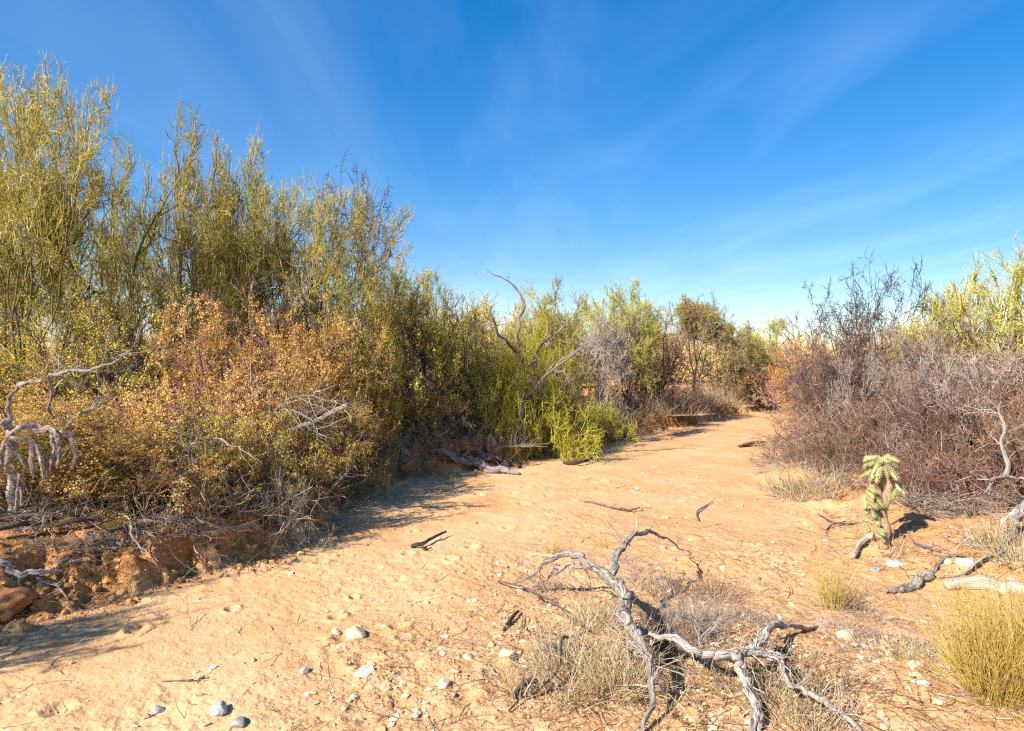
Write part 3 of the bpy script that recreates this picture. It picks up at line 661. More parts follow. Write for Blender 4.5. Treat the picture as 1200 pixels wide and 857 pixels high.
# limbs in the left thicket: part of dead shrubs rooted on the bank
def rooted(px, d):
    x = (px-600)/F*d; return (x, d, gz(x, d)-.04)
dead('dead_shrub', 'dead shrub with one long pale limb across the orange leaves at left', 'shrub', [
    ('limb', [rooted(70, 6.0), pd(66, 540, 5.9), pd(58, 480, 5.75), pd(56, 441, 5.6), pd(84, 434, 5.55), pd(115, 430, 5.5), pd(140, 421, 5.5), pd(156, 409, 5.5)], [.012, .012, .011, .010, .0095, .009, .007, .003], 18, .35),
    ('limb', [pd(60, 500, 5.8), pd(80, 498, 5.6), pd(100, 484, 5.5), pd(116, 468, 5.5)], [.012, .011, .009, .005], 7, .25)], 'deadwood', 'dead shrubs in the left thicket')
dead('dead_shrub', 'dead shrub with pale arching twigs over the dark hollow', 'shrub', [
    ('limb', [rooted(330, 7.1), pd(322, 560, 6.95), pd(322, 520, 6.85), pd(326, 480, 6.75), pd(345, 482, 6.6), pd(365, 492, 6.5), pd(372, 512, 6.45)], [.014, .013, .012, .011, .01, .008, .003], 22, .45),
    ('limb', [pd(322, 520, 6.85), pd(350, 500, 6.7), pd(380, 488, 6.6), pd(408, 475, 6.5)], [.012, .013, .014, .013], 12, .3),
    ('limb', [pd(324, 500, 6.8), pd(335, 470, 6.7), pd(365, 464, 6.6), pd(400, 470, 6.5)], [.009, .008, .006, .003], 14, .35)], 'deadwood', 'dead shrubs in the left thicket')
dead('dead_shrub', 'dead shrub with a pale arched limb above the drooping grey bush', 'shrub', [
    ('limb', [rooted(238, 5.9), pd(226, 560, 5.8), pd(222, 525, 5.75), pd(240, 514, 5.7), pd(262, 516, 5.65), pd(285, 524, 5.6)], [.012, .011, .01, .009, .007, .003], 14, .35),
    ('limb', [pd(226, 560, 5.8), pd(200, 555, 5.75), pd(165, 560, 5.7), pd(130, 557, 5.7)], [.009, .009, .008, .004], 9, .3)], 'deadwood', 'dead shrubs in the left thicket')
dead('dead_branch', 'bleached white branch lying on the red bank at the left edge', 'branch', [
    ('limb', [lg(-14, 668, .05), lg(6, 676, .05), lg(24, 685, .05), lg(44, 684, .06), lg(63, 687, .05), lg(73, 682, .06)], [.014, .016, .016, .013, .01, .004], 3, .14),
    ('limb', [lg(44, 688, .03), lg(62, 698, .03), lg(80, 708, .02)], [.009, .008, .004], 3, .1)], 'palewood', 'branches on the left bank')
dead('dead_branch', 'thin curved root hanging down the red bank at left', 'branch', [
    ('limb', [lg(146, 628, .15), lg(154, 640, .14), lg(158, 650, .08), lg(168, 658, .03)], [.006, .008, .008, .004], 3, .15)], 'palewood', 'branches on the left bank')
dead('dead_branch', 'long dark fallen branch along the top of the red bank at left', 'branch', [
    ('limb', [lg(-10, 632, .06), lg(40, 628, .08), lg(90, 622, .08), lg(140, 622, .05)], [.02, .025, .022, .01], 10, .3)], 'darkbark', 'branches on the left bank')
# right bank limbs
dead('dead_branch', 'bleached forked limb reaching down from the right edge onto the bank', 'branch', [
    ('limb', [(4.55, 5.9, .95), pd(1212, 580, 5.85), pd(1200, 592, 5.75), pd(1196, 606, 5.65), lg(1190, 630, .08), lg(1170, 649, .06), lg(1158, 663, .05), lg(1137, 674, .04), lg(1098, 683, .02)], [.028, .025, .024, .022, .02, .018, .016, .013, .006], 10, .25),
    ('limb', [pd(1204, 588, 5.8), pd(1190, 601, 5.7), pd(1177, 610, 5.65), pd(1174, 621, 5.62)], [.02, .018, .015, .009], 2, .15),
    ('limb', [pd(1214, 570, 5.9), pd(1198, 562, 6.0), pd(1178, 558, 6.05), pd(1161, 563, 6.0), pd(1137, 554, 6.0)], [.02, .018, .016, .012, .006], 8, .25),
    ('limb', [pd(1178, 558, 6.05), pd(1176, 530, 6.15), pd(1178, 500, 6.2), pd(1174, 470, 6.3)], [.014, .012, .009, .004], 10, .3)], 'deadwood', 'fallen wood on the right bank', (3.75, 5.2, gz(3.75, 5.2)))
dead('dead_log', 'smooth bare log lying on the sand at the right edge', 'log', [
    ('limb', [lg(1108, 694, .03), lg(1128, 692, .04), lg(1150, 690, .045), lg(1176, 694, .045), lg(1215, 702, .04)], [.02, .032, .036, .036, .034], 0, 0)], 'palewood', 'fallen wood on the right bank')
dead('dead_log', 'short splintered log on the sand left of the smooth log', 'log', [
    ('limb', [lg(1038, 697, .02), lg(1056, 695, .03), lg(1076, 690, .04), lg(1092, 683, .05)], [.012, .019, .022, .02], 4, .12)], 'deadwood', 'fallen wood on the right bank')
dead('dead_log', 'curved dead root at the foot of the green cholla', 'log', [
    ('limb', [lg(999, 656, .02), lg(1007, 644, .04), lg(1019, 638, .05), lg(1034, 634, .06)], [.016, .026, .026, .02], 0, 0)], 'palewood', 'fallen wood on the right bank')
dead('dead_branch', 'thin grey stick on the slope right of the cholla', 'branch', [
    ('limb', [lg(1070, 639, .03), lg(1084, 645, .03), lg(1102, 650, .02)], [.01, .014, .006], 3, .12)], 'greybark', 'fallen wood on the right bank')
dead('dead_branch', 'long thin twig curving from the smooth log toward the small grey bush', 'branch', [
    ('limb', [lg(1088, 678, .02), lg(1098, 668, .03), lg(1108, 660, .03), lg(1132, 655, .02)], [.007, .01, .009, .005], 6, .18)], 'greybark', 'fallen wood on the right bank')

# ------------------------------------------------------------------ cholla cacti
def joint_mesh(buf, sb, p0, d, ln, r, rng, slot=0):
    """one cylindrical cholla joint with tubercles, spines go to sb"""
    d = nrm(np.array(d, float)); K = 12; t = np.linspace(0, 1, K)
    P = np.array(p0)+d*ln*t[:, None]; P[:, 2] -= .12*ln*t*t
    prof = r*np.clip(np.sqrt(np.clip(1-(2*t-1)**6, 0.02, 1)), .15, 1)
    P = P[None]; N_, S = 1, 10
    b = Buf(); tubes(b, P, prof[None], S, np.array([rng.random()]), slot, rng, 0, True)
    v = b.v[0]; body = v[:K*S].reshape(K, S, 3); bump = 1+.22*(((np.arange(K)[:, None]+np.arange(S)[None]) % 2)*2-1)
    c = P[0][:, None, :]; body = c+(body-c)*bump[..., None]; v[:K*S] = body.reshape(-1, 3)
    buf.add(v, np.concatenate(b.q), np.concatenate(b.t), b.var[0], b.tc[0], slot)
    m = body[(np.arange(K)[:, None]+np.arange(S)[None]) % 2 == 1]; n = nrm(m-np.repeat(P[0], S//2, 0)[:len(m)] if False else m-P[0][np.nonzero((np.arange(K)[:, None]+np.arange(S)[None]) % 2 == 1)[0]])
    m = np.repeat(m, 7, 0); n = nrm(np.repeat(n, 7, 0)+rng.normal(0, .45, m.shape)); L_ = rng.uniform(.008, .018, (len(m), 1))
    w = nrm(np.cross(n, rng.normal(size=n.shape)))*.0008
    V = np.stack([m-w, m+w, m+n*L_], 1).reshape(-1, 3)
    sb.add(V, None, np.arange(len(V)).reshape(-1, 3), np.repeat(rng.random(len(m)), 3), None, 1)

def cholla():
    rng = np.random.default_rng(11)
    b = at(1036, 637); D0 = b[1]
    o = thing('cholla_cactus', 'green cholla cactus with drooping jointed crown and tan trunk on the right bank', 'cactus', b)
    def q(px, py, dd=0): return pd(px, py, D0+dd)
    tr = [((b[0]+.0), D0, b[2]-.05), q(1037, 620), q(1036, 600), q(1036, 580), q(1034, 560, .02), q(1035, 545, .02)]
    bf, P, r = limb(tr, [.05, .045, .04, .038, .034, .03], 3, 12, .05, .18)
    obj('trunk', bf.mesh('trunk', ['cactustan'], True, b), o)
    bf, P, r = limb([q(1036, 588), q(1029, 578), q(1023, 570), q(1029, 560), q(1032, 552)], [.03, .034, .034, .032, .03], 4, 12, .05, .18)
    obj('arm', bf.mesh('arm', ['cactustan'], True, b), o)
    bf, P, r = limb([q(1037, 596), q(1040, 580, -.02), q(1043, 565, -.03), q(1044, 552, -.03)], [.028, .03, .03, .026], 5, 12, .05, .18)
    obj('arm', bf.mesh('arm', ['cactustan'], True, b), o)
    def joint(jb_, sb_, *a):
        b1 = Buf(); joint_mesh(b1, b1, *a); obj('joint', b1.mesh('joint', ['cactus', 'spine'], True, b), o)
    jb = sb = None
    top = np.array(q(1034, 548))
    for i in range(44):
        a = rng.uniform(0, 2*PI); u = rng.random()
        p = top+np.array([math.cos(a)*.085*u, math.sin(a)*.08*u, .075*(1-u*u)+rng.uniform(-.05, .02)])
        d = (math.cos(a)*(.5+.5*u), math.sin(a)*(.5+.5*u), .45-1.5*u+rng.normal(0, .25))
        joint(jb, sb, p, d, rng.uniform(.07, .12), rng.uniform(.011, .0145), rng)
    for i in range(20):                       # hanging chains on the left side
        p = np.array(q(1020+rng.uniform(-7, 16), 572+i*2.9, rng.uniform(-.06, .02)))
        if rng.random() < .9: joint(jb, sb, p, (rng.uniform(-.5, .8), -.5+rng.normal(0, .4), rng.uniform(-.9, .1)), rng.uniform(.06, .11), .015, rng)
    for px, py in ((1048, 566), (1051, 572), (1046, 575), (1054, 568), (1012, 592), (1016, 586), (1019, 596)):
        joint(jb, sb, q(px, py, -.03), (rng.normal(0, .5), -.4, -.6), .08, .016, rng)
cholla()

def dead_cholla():
    rng = np.random.default_rng(5); D0 = 5.25
    base = rooted(20, D0)
    o = thing('dead_cholla', 'dead pinkish cholla with drooping chain arms at the left edge', 'cactus', base)
    def q(px, py, dd=0): return pd(px, py, D0+dd)
    sb = Buf()
    def arm(pts, r, nm, s):
        bf, P, rr = limb(pts, r, s, 10, .22, .55, 9)
        obj(nm, bf.mesh(nm, ['pinkcactus'], True, base), o)
        k = len(P)*40; i = rng.integers(0, len(P)-1, k); f = rng.random((k, 1)); c = P[i]*(1-f)+P[i+1]*f
        n = nrm(rng.normal(size=(k, 3))); m = c+n*rr[i][:, None]*.9; w = nrm(np.cross(n, rng.normal(size=n.shape)))*.0014
        V = np.stack([m-w, m+w, m+n*rng.uniform(.005, .013, (k, 1))], 1).reshape(-1, 3)
        sb.add(V, None, np.arange(len(V)).reshape(-1, 3), np.repeat(rng.random(k), 3))
    arm([base, q(18, 600), q(14, 560), q(13, 515), q(11, 490)], [.026, .024, .022, .02, .018], 'trunk', 1)
    for k, (pts, r) in enumerate([
        ([q(12, 505), q(10, 480, .03), q(14, 462, .05), q(30, 449, .03), q(50, 446, 0)], .014),
        ([q(13, 510), q(24, 502, -.05), q(40, 498, -.08), q(52, 503, -.1), q(61, 512, -.1), q(62, 535, -.1), q(57, 558, -.1)], .014),
        ([q(13, 514), q(28, 516, -.1), q(42, 522, -.15), q(49, 540, -.2), q(51, 562, -.2)], .0135),
        ([q(12, 512), q(5, 522, -.1), q(1, 542, -.15), q(-3, 562, -.15)], .014),
        ([q(30, 500, -.06), q(44, 506, -.1), q(58, 502, -.12), q(66, 511, -.14), q(70, 530, -.14), q(66, 548, -.14)], .012),
        ([q(50, 502, -.08), q(70, 506, -.12), q(82, 509, -.1), q(88, 505, -.1)], .011),
        ([q(72, 507, -.1), q(84, 518, -.1), q(88, 536, -.1), q(84, 548, -.1)], .011),
        ([q(14, 545), q(22, 560, -.1), q(21, 580, -.12), q(18, 600, -.12)], .012),
        ([q(16, 555), q(25, 572, -.12), q(26, 592, -.14)], .011),
        ([q(8, 520, -.1), q(16, 530, -.16), q(24, 534, -.18), q(30, 548, -.18)], .0115),
        ([q(40, 522, -.15), q(36, 540, -.18), q(38, 556, -.18)], .011),
        ([q(13, 500), q(2, 494, -.05), q(-12, 500, -.05)], .013)]):
        arm(pts, [r*1.1]+[r]*(len(pts)-2)+[r*.6], 'arm', k+2)
    obj('spines', sb.mesh('spines', ['spine'], False, base), o)
dead_cholla()

# ------------------------------------------------------------------ grasses
def tuft(px, py, n, h, spread, label, material, name='grass_tuft', cat='grass', group='grass tufts around the dead branches', trop=-.03, rad=.0018, base=.06, wob=.15, side=0, seed=0):
    b = at(px, py); rng = np.random.default_rng(int(px*7+py)+seed)
    a = rng.uniform(0, 2*PI, n); u = np.sqrt(rng.random(n)); ti = spread*u*rng.uniform(.4, 1.2, n)
    d = np.stack([np.cos(a)*np.sin(ti), np.sin(a)*np.sin(ti), np.cos(ti)], -1)
    p = np.stack([b[0]+np.cos(a)*u*base, b[1]+np.sin(a)*u*base, 0*a], -1); p[:, 2] = G(p[:, 0], p[:, 1])-.01
    ln = h*(.2+.9*rng.random(n)**1.3)
    flat = rng.random(n) < .3; d[flat, 2] *= .15; ln[flat] *= .6; d = nrm(d)          # bent and matted blades
    bf = Buf(); P, r = grow(rng, p, d, ln, np.full(n, rad), np.full(n, rad*.35), 6, wob, trop)
    P[..., 2] = np.maximum(P[..., 2], b[2]-.01)
    tubes(bf, P[~flat], r[~flat], 3, rng.random(n)[~flat]); tubes(bf, P[flat], r[flat], 3, rng.random(n)[flat], 1)
    if side:
        q, dd, ra, t = kids(rng, P, r, side, .3, .35); A, r2 = grow(rng, q, dd, np.full(len(q), h*.22), np.full(len(q), rad*.75), np.full(len(q), rad*.3), 4, .12, .04)
        tubes(bf, A, r2, 3, rng.random(len(A)))
    o = obj(name, bf.mesh(name, [material, 'thatch'], True, b), None, b)
    return tag(o, label, cat, group)
plant('tangle', 1, 812, 3.85, 697, .3, 'low twiggy dry bush behind the forked branch on the mound', 'dry bushes on the mound')
plant('tangle', 3, 655, 3.75, 735, .2, 'low twiggy dry bush at the left side of the large grass clump', 'dry bushes on the mound')
tuft(690, 802, 420, .38, .85, 'large straw grass clump under the twisted dead branch', 'straw', base=.24, rad=.002, wob=.25)
tuft(728, 808, 240, .3, .7, 'straw grass tuft right against the twisted dead branch', 'straw', base=.12, rad=.002)
tuft(655, 775, 260, .28, .9, 'thin pale grass tuft at the left side of the large clump', 'straw', base=.14)
tuft(700, 735, 260, .36, .8, 'straw tuft behind the twisted branch where its arms part', 'straw', base=.15)
tuft(800, 735, 520, .26, 1.1, 'grey-brown dry tuft behind the forked branch', 'greytwig', base=.2, trop=-.04)
tuft(770, 760, 420, .24, 1.1, 'dark tangled dry tuft between the two dead branches', 'browntwig', base=.16, trop=-.04)
tuft(835, 700, 300, .2, 1.15, 'low brown dry tuft at the back of the mound', 'litter', base=.22, trop=-.05)
tuft(760, 690, 260, .18, 1.1, 'low grey dry tuft on the mound right of the arching arm', 'greytwig', base=.22, trop=-.04)
tuft(905, 815, 420, .22, 1.1, 'low dry tuft under the fork of the second dead branch', 'straw', base=.2, trop=-.05)
tuft(950, 850, 420, .2, 1.1, 'flattened dry tuft beneath the end of the forked branch', 'straw', base=.2, trop=-.05)
tuft(935, 790, 260, .16, 1.2, 'small brown dry tuft right of the fork', 'litter', base=.2, trop=-.05)
tuft(838, 790, 300, .14, 1.2, 'low straw tuft left of the fork of the second dead branch', 'straw', base=.2, trop=-.05)
tuft(985, 805, 220, .15, 1.2, 'sparse dry sprig right of the forked branch end', 'browntwig', base=.16, trop=-.03)
tuft(985, 740, 160, .14, 1.2, 'wiry grey tuft behind the tan rock', 'greytwig', base=.14, trop=-.03)
tuft(1050, 765, 420, .16, 1.2, 'spread of grey dry stems left of the yellow broom bush', 'greytwig', base=.28, trop=-.05)
tuft(1095, 775, 320, .14, 1.2, 'flattened straw stems at the left foot of the yellow broom bush', 'straw', base=.2, trop=-.05)
tuft(870, 730, 260, .16, 1.2, 'low grey weed behind the bend of the forked branch', 'greytwig', base=.2, trop=-.04)
tuft(800, 700, 260, .16, 1.2, 'low brown weed on the mound behind the grey-brown tuft', 'browntwig', base=.22, trop=-.04)
tuft(740, 665, 200, .14, 1.2, 'low grey weed under the arching arm', 'greytwig', base=.2, trop=-.04)
tuft(640, 690, 160, .14, 1.2, 'low brown weed under the drooping end of the twisted branch', 'browntwig', base=.16, trop=-.04)
tuft(600, 800, 200, .16, 1.1, 'pale dry weed at the left beside the dark broken stub', 'straw', base=.16, trop=-.04)
tuft(635, 835, 260, .16, 1.1, 'pale dry weed at the bottom edge below the large clump', 'straw', base=.2, trop=-.04)
tuft(780, 840, 200, .14, 1.2, 'sparse straw weed right of the foot of the twisted branch', 'straw', base=.2, trop=-.04)
tuft(1015, 725, 160, .12, 1.2, 'grey weed right of the slender yellow straw tuft', 'greytwig', base=.14, trop=-.04)
tuft(975, 713, 130, .52, .4, 'slender upright yellow straw tuft on the sand', 'yellowstraw', base=.06, rad=.0014, wob=.09, trop=.0, side=2)
tuft(992, 712, 220, .16, 1.0, 'small dark dry tuft at the foot of the yellow straw tuft', 'browntwig', base=.06)
tuft(645, 648, 70, .26, .4, 'thin pale straw sprig on the open sand', 'yellowstraw', base=.05, trop=0., rad=.0014)
tuft(703, 640, 60, .1, .8, 'tiny straw sprig left of the arching arm', 'yellowstraw', base=.05, trop=0.)
tuft(1166, 815, 560, .54, .55, 'big yellow broom-like bush at the right edge', 'yellowstraw', 'broom_bush', 'shrub', None, base=.13, rad=.0017, wob=.11, trop=.005, side=2)
tuft(1215, 812, 700, .56, .55, 'yellow broom-like bush cut by the right edge', 'yellowstraw', 'broom_bush', 'shrub', None, base=.12, rad=.0017, wob=.11, trop=.005, side=2)
tuft(945, 585, 420, .46, .7, 'dense straw clump at the sand edge left of the dry dark bush', 'straw', base=.34, wob=.2, rad=.003, group='grass on the right bank')
tuft(925, 575, 400, .35, .8, 'dry grass clump beside the grey sprawling bush', 'straw', base=.22, rad=.003, group='grass on the right bank')
tuft(1165, 640, 300, .3, .9, 'straw grass clump under the bleached limb', 'straw', base=.16, rad=.0026, group='grass on the right bank')
tuft(1195, 660, 220, .28, .9, 'straw grass clump at the right edge above the smooth log', 'straw', base=.14, rad=.0024, group='grass on the right bank')
tuft(1050, 650, 160, .16, 1.1, 'wispy dry tuft just right of the cholla trunk', 'browntwig', base=.1, rad=.002, group='grass on the right bank')
tuft(690, 512, 700, .75, .6, 'tall dry golden grass clump by the bright yellow-green shrub', 'straw', base=.35, rad=.005, group='grass on the left bank')
tuft(722, 508, 500, .6, .65, 'dry golden grass clump at the foot of the multi-stemmed tree', 'straw', base=.3, rad=.005, group='grass on the left bank')
tuft(600, 520, 400, .5, .7, 'straw grass clump behind the reddish stump', 'straw', base=.25, rad=.004, group='grass on the left bank')
tuft(790, 492, 500, .55, .8, 'low golden grass by the far bend of the wash', 'straw', base=.5, rad=.006, group='grass on the left bank')
tuft(848, 478, 400, .5, .8, 'low golden grass beneath the pale yellow tree', 'straw', base=.5, rad=.007, group='grass on the left bank')

# ------------------------------------------------------------------ stones
def stone(px, py, w, label, material, flat=.55, ang=.6, name='stone', cat='stone', group='loose stones on the near sand', sink=.42):
    b = at(px, py); rs = np.random.default_rng(int(px*3+py*11)); W = w/F*b[1]*.5
    bm = bmesh.new(); bmesh.ops.create_icosphere(bm, subdivisions=4, radius=1)
    pl = [(nrm(rs.normal(size=3)), rs.uniform(.55, .85)) for _ in range(11)]
    for v in bm.verts:
        c = np.array(v.co)
        for n, dd in pl:                              # chipped faces
            e = float(np.dot(c, n))-dd
            if e > 0: c = c-n*e*.85
        if material == 'clod': c = c*(1+.35*float(fbm(np.array([c[0]*2.3+c[2]*1.7+px]), np.array([c[1]*2.3-c[2]*1.3]), 4, 4)[0]))
        k = c*3.1; c = c*(1+.10*float(vn(np.array([k[0]+k[2]]), np.array([k[1]-k[2]]), int(px))[0])+.05*float(vn(np.array([k[0]*3+k[2]*2]), np.array([k[1]*3]), 3)[0]))
        v.co = Vector((c[0]*W, c[1]*W*.8, c[2]*W*flat))
    me = bpy.data.meshes.new(name); bm.to_mesh(me); bm.free()
    for p in me.polygons: p.use_smooth = True
    a = me.attributes.new('var', 'FLOAT', 'POINT'); a.data.foreach_set('value', np.full(len(me.vertices), rs.random(), np.float32))
    me.materials.append(M[material])
    o = obj(name, me, None, (b[0], b[1], b[2]+W*flat*(1-2*sink)*.5)); o.rotation_euler = (rs.uniform(-.2, .2), rs.uniform(-.2, .2), rs.uniform(0, 6))
    return tag(o, label, cat, group)
stone(418, 744, 30, 'cream stone with a sharp shadow on the open near sand', 'stone', .65)
stone(394, 742, 14, 'small pale stone left of the cream stone', 'stone')
stone(426, 789, 28, 'white flattish stone in front of the cream stone', 'whitestone', .4)
stone(357, 789, 15, 'small white stone left of the white flattish one', 'whitestone')
stone(186, 836, 20, 'olive-grey angular stone near the bottom edge', 'greystone', .75)
stone(257, 834, 27, 'white stone among gravel at the bottom edge', 'whitestone', .7)
stone(280, 850, 24, 'grey stone just below the white stone at the bottom edge', 'greystone', .5)
stone(240, 852, 13, 'small tan stone by the white and grey stones at the bottom edge', 'stone')
stone(548, 771, 16, 'pale stone on the gravel left of the grass clump', 'stone')
stone(505, 810, 11, 'small cream stone, left of a touching pair on the gravel', 'stone')
stone(520, 805, 16, 'tan angular stone, right of a touching pair on the gravel', 'stone', .8)
stone(610, 692, 14, 'white stone under the drooping end of the twisted branch', 'whitestone')
stone(592, 767, 24, 'flat pale stone beside the dark splinter', 'stone', .35)
stone(549, 770, 9, 'very small stone touching the pale one left of the clump', 'stone')
stone(990, 749, 28, 'tan rounded rock behind the forked branch', 'stone', .6)
stone(1012, 758, 12, 'small pale stone right of the tan rounded rock', 'whitestone')
stone(1050, 663, 22, 'flat white stone on the slope below the cholla', 'whitestone', .4, group='stones on the right bank')
stone(1131, 664, 26, 'pale rock beside the small grey dead bush', 'stone', .55, group='stones on the right bank')
stone(1110, 660, 16, 'small pale rock left of the rock by the grey bush', 'stone', .55, group='stones on the right bank')
stone(1186, 683, 18, 'white stone above the smooth log at the right edge', 'whitestone', group='stones on the right bank')
stone(1025, 668, 18, 'grey flat stone below the curved root of the cholla', 'greystone', .4, group='stones on the right bank')
stone(1073, 782, 20, 'cream stone left of the yellow broom bush', 'stone')
stone(1082, 803, 18, 'white chip below the cream stone by the broom bush', 'whitestone')
stone(1100, 826, 14, 'small pale stone at the lower right, below the broom bush', 'stone')
stone(1036, 852, 16, 'half-buried pale stone at the bottom edge right of the forked branch', 'stone', .4)
stone(918, 521, 16, 'pale rock at the far right side of the wash', 'stone', .5, group='stones in the far wash')
stone(780, 607, 10, 'small pale stone in the middle of the wash', 'stone', group='stones in the far wash')
stone(5, 712, 64, 'large red earth clod below the white branch at the left edge', 'clod', .7, name='earth_clod', cat='clod', group='earth clods at the left bank')
stone(545, 528, 26, 'orange earth clod on the cut bank left of the stump', 'clod', .8, name='earth_clod', cat='clod', group='earth clods at the left bank')
stone(478, 549, 30, 'orange earth clod below the sawn-off log', 'clod', .7, name='earth_clod', cat='clod', group='earth clods at the left bank')
stone(430, 566, 34, 'orange earth clod at the left end of the cut bank', 'clod', .7, name='earth_clod', cat='clod', group='earth clods at the left bank')

# ------------------------------------------------------------------ stuff: gravel, litter, undergrowth, distant thicket
def gravel():
    rng = np.random.default_rng(8)
    n = 24000
    y = 2.7+7*rng.random(n)**1.6; x = rng.uniform(-.85, .85, n)*y
    dens = fbm(x*1.4, y*1.4, 61, 3)
    sl, sr = zones(x, y)
    gr = ss(-2.0, .6, x-.3*(y-3.5))*(1-.6*ss(4.5, 6.5, y))
    keep = (rng.random(n) < np.clip(.05+.9*gr*ss(-.1, .45, dens), 0.02, 1)) & (sl < 1)
    x, y = x[keep], y[keep]; n = len(x)
    ico = bmesh.new(); bmesh.ops.create_icosphere(ico, subdivisions=1, radius=1)
    bv = np.array([v.co[:] for v in ico.verts]); bf = np.array([[v.index for v in f.verts] for f in ico.faces]); ico.free()
    s = .004+.018*rng.random(n)**4
    a = rng.uniform(0, 2*PI, n); ca, sa = np.cos(a), np.sin(a)
    V = bv[None]*(1+.35*rng.uniform(-1, 1, (n, len(bv), 1)))*np.stack([s*rng.uniform(.8, 1.4, n), s, s*rng.uniform(.45, .9, n)], -1)[:, None, :]
    V = np.stack([V[..., 0]*ca[:, None]-V[..., 1]*sa[:, None], V[..., 0]*sa[:, None]+V[..., 1]*ca[:, None], V[..., 2]], -1)
    V += np.stack([x, y, G(x, y)+s*.05], -1)[:, None, :]
    b = Buf(); b.add(V, None, (bf[None]+(np.arange(n)*len(bv))[:, None, None]).reshape(-1, 3), np.repeat(np.clip(rng.normal(.5, .25, n), 0, 1), len(bv)))
    o = obj('gravel', b.mesh('gravel', ['pebble'], False)); o['kind'] = 'stuff'; tag(o, 'fine scattered gravel on the orange sand', 'gravel')
gravel()

def crumbs():
    rng = np.random.default_rng(9); n = 4500
    y = 3.6+9*rng.random(n)**1.4; x = np.interp(y, LY, LX)+rng.normal(.05, .3, n); s = .005+.026*rng.random(n)**6
    sl, sr = zones(x, y); k = (sl > -.35) & (sl < .6); x, y, s = x[k], y[k], s[k]; n = len(x)
    ico = bmesh.new(); bmesh.ops.create_icosphere(ico, subdivisions=2, radius=1)
    bv = np.array([v.co[:] for v in ico.verts]); bf = np.array([[v.index for v in f.verts] for f in ico.faces]); ico.free()
    V = bv[None]*(1+.22*rng.uniform(-1, 1, (n, len(bv), 1)))*np.stack([s*rng.uniform(.7, 1.5, n), s*rng.uniform(.7, 1.3, n), s*rng.uniform(.6, 1, n)], -1)[:, None, :]
    V += np.stack([x, y, G(x, y)+s*.2], -1)[:, None, :]
    b = Buf(); b.add(V, None, (bf[None]+(np.arange(n)*len(bv))[:, None, None]).reshape(-1, 3), np.repeat(rng.random(n), len(bv)))
    o = obj('earth_crumbs', b.mesh('earth_crumbs', ['crumb'], False)); o['kind'] = 'stuff'; tag(o, 'crumbled red earth fallen from the left bank', 'earth crumbs')
crumbs()

def litter():
    rng = np.random.default_rng(18); n = 36000
    y = 3+15*rng.random(n)**1.5; x = rng.uniform(-.95, .95, n)*y
    sl, sr = zones(x, y)
    mound = np.exp(-(((x-1.0)/1.1)**2+((y-3.7)/.75)**2))
    w = np.clip(ss(-.5, .25, sl)*1.0*(1-ss(3.5, 5, sl))+ss(-.3, .5, sr)*(1-ss(3.5, 5, sr))*.8+.7*mound+.045, 0, 1)*(.45+fbm(x*1.7, y*1.7, 71, 3)*.9+.25)
    keep = rng.random(n) < w; x, y = x[keep], y[keep]; n = len(x)
    a = rng.uniform(0, 2*PI, n)
    d = np.stack([np.cos(a), np.sin(a), rng.normal(.06, .14, n)], -1)
    p = np.stack([x, y, G(x, y)+.004], -1); ln = .05+.35*rng.random(n)**2.5
    P, r = grow(rng, p, d, ln, .0014+.0022*rng.random(n), np.full(n, .001), 5, .22, -.03)
    P[..., 2] = np.maximum(P[..., 2], G(P[..., 0], P[..., 1])+.002)
    b = Buf(); tubes(b, P, r, 3, rng.random(n))
    # fallen leaves and flakes
    m = 26000; y = 3+13*rng.random(m)**1.5; x = rng.uniform(-.95, .95, m)*y; sl, sr = zones(x, y)
    w = np.clip(ss(-.7, .1, sl)+.6*ss(-.3, .5, sr)+.35*np.exp(-(((x-1.0)/1.1)**2+((y-3.7)/.75)**2))+.015, 0, 1)*(.4+fbm(x*2, y*2, 75, 3))
    k = rng.random(m) < w; x, y = x[k], y[k]
    leaves(b, np.stack([x, y, G(x, y)+.004], -1), rng, .022, .5, 0, 0)
    o = obj('ground_litter', b.mesh('ground_litter', ['litter'], False)); o['kind'] = 'stuff'; tag(o, 'dry fallen twigs and leaves under the shrubs', 'litter')
litter()

def undergrowth():
    """tangle of dry stems filling the foot of the thickets"""
    rng = np.random.default_rng(28); n = 9000
    y = 5+16*rng.random(n)**1.2; side = rng.random(n) < .68
    x = np.where(side, np.interp(y, LY, LX)-.1-2.2*rng.random(n)**1.3, np.interp(y, RY, RX)+.9+3*rng.random(n)**1.2)
    keep = ((~side) & (y > 6.4)) | (side & (y > 5.2)); x, y, side = x[keep], y[keep], side[keep]; n = len(x)
    a = rng.uniform(0, 2*PI, n); ti = rng.uniform(.3, 1.3, n)
    d = np.stack([np.cos(a)*np.sin(ti), np.sin(a)*np.sin(ti), np.cos(ti)], -1); p = np.stack([x, y, G(x, y)-.01], -1)
    P, r = grow(rng, p, d, .2+.45*rng.random(n), np.full(n, .0032), np.full(n, .0018), 6, .26, -.03)
    b = Buf(); tubes(b, P, r, 3, rng.random(n))
    q, dd, ra, t = kids(rng, P, r, 3, .2, .7); A, r2 = grow(rng, q, dd, .08+.14*rng.random(len(q)), np.full(len(q), .002), np.full(len(q), .001), 4, .25, -.02)
    tubes(b, A, r2, 3, rng.random(len(A)))
    o = obj('undergrowth', b.mesh('undergrowth', ['litter'], False)); o['kind'] = 'stuff'; tag(o, 'brown tangled undergrowth at the foot of the thickets', 'undergrowth')
undergrowth()

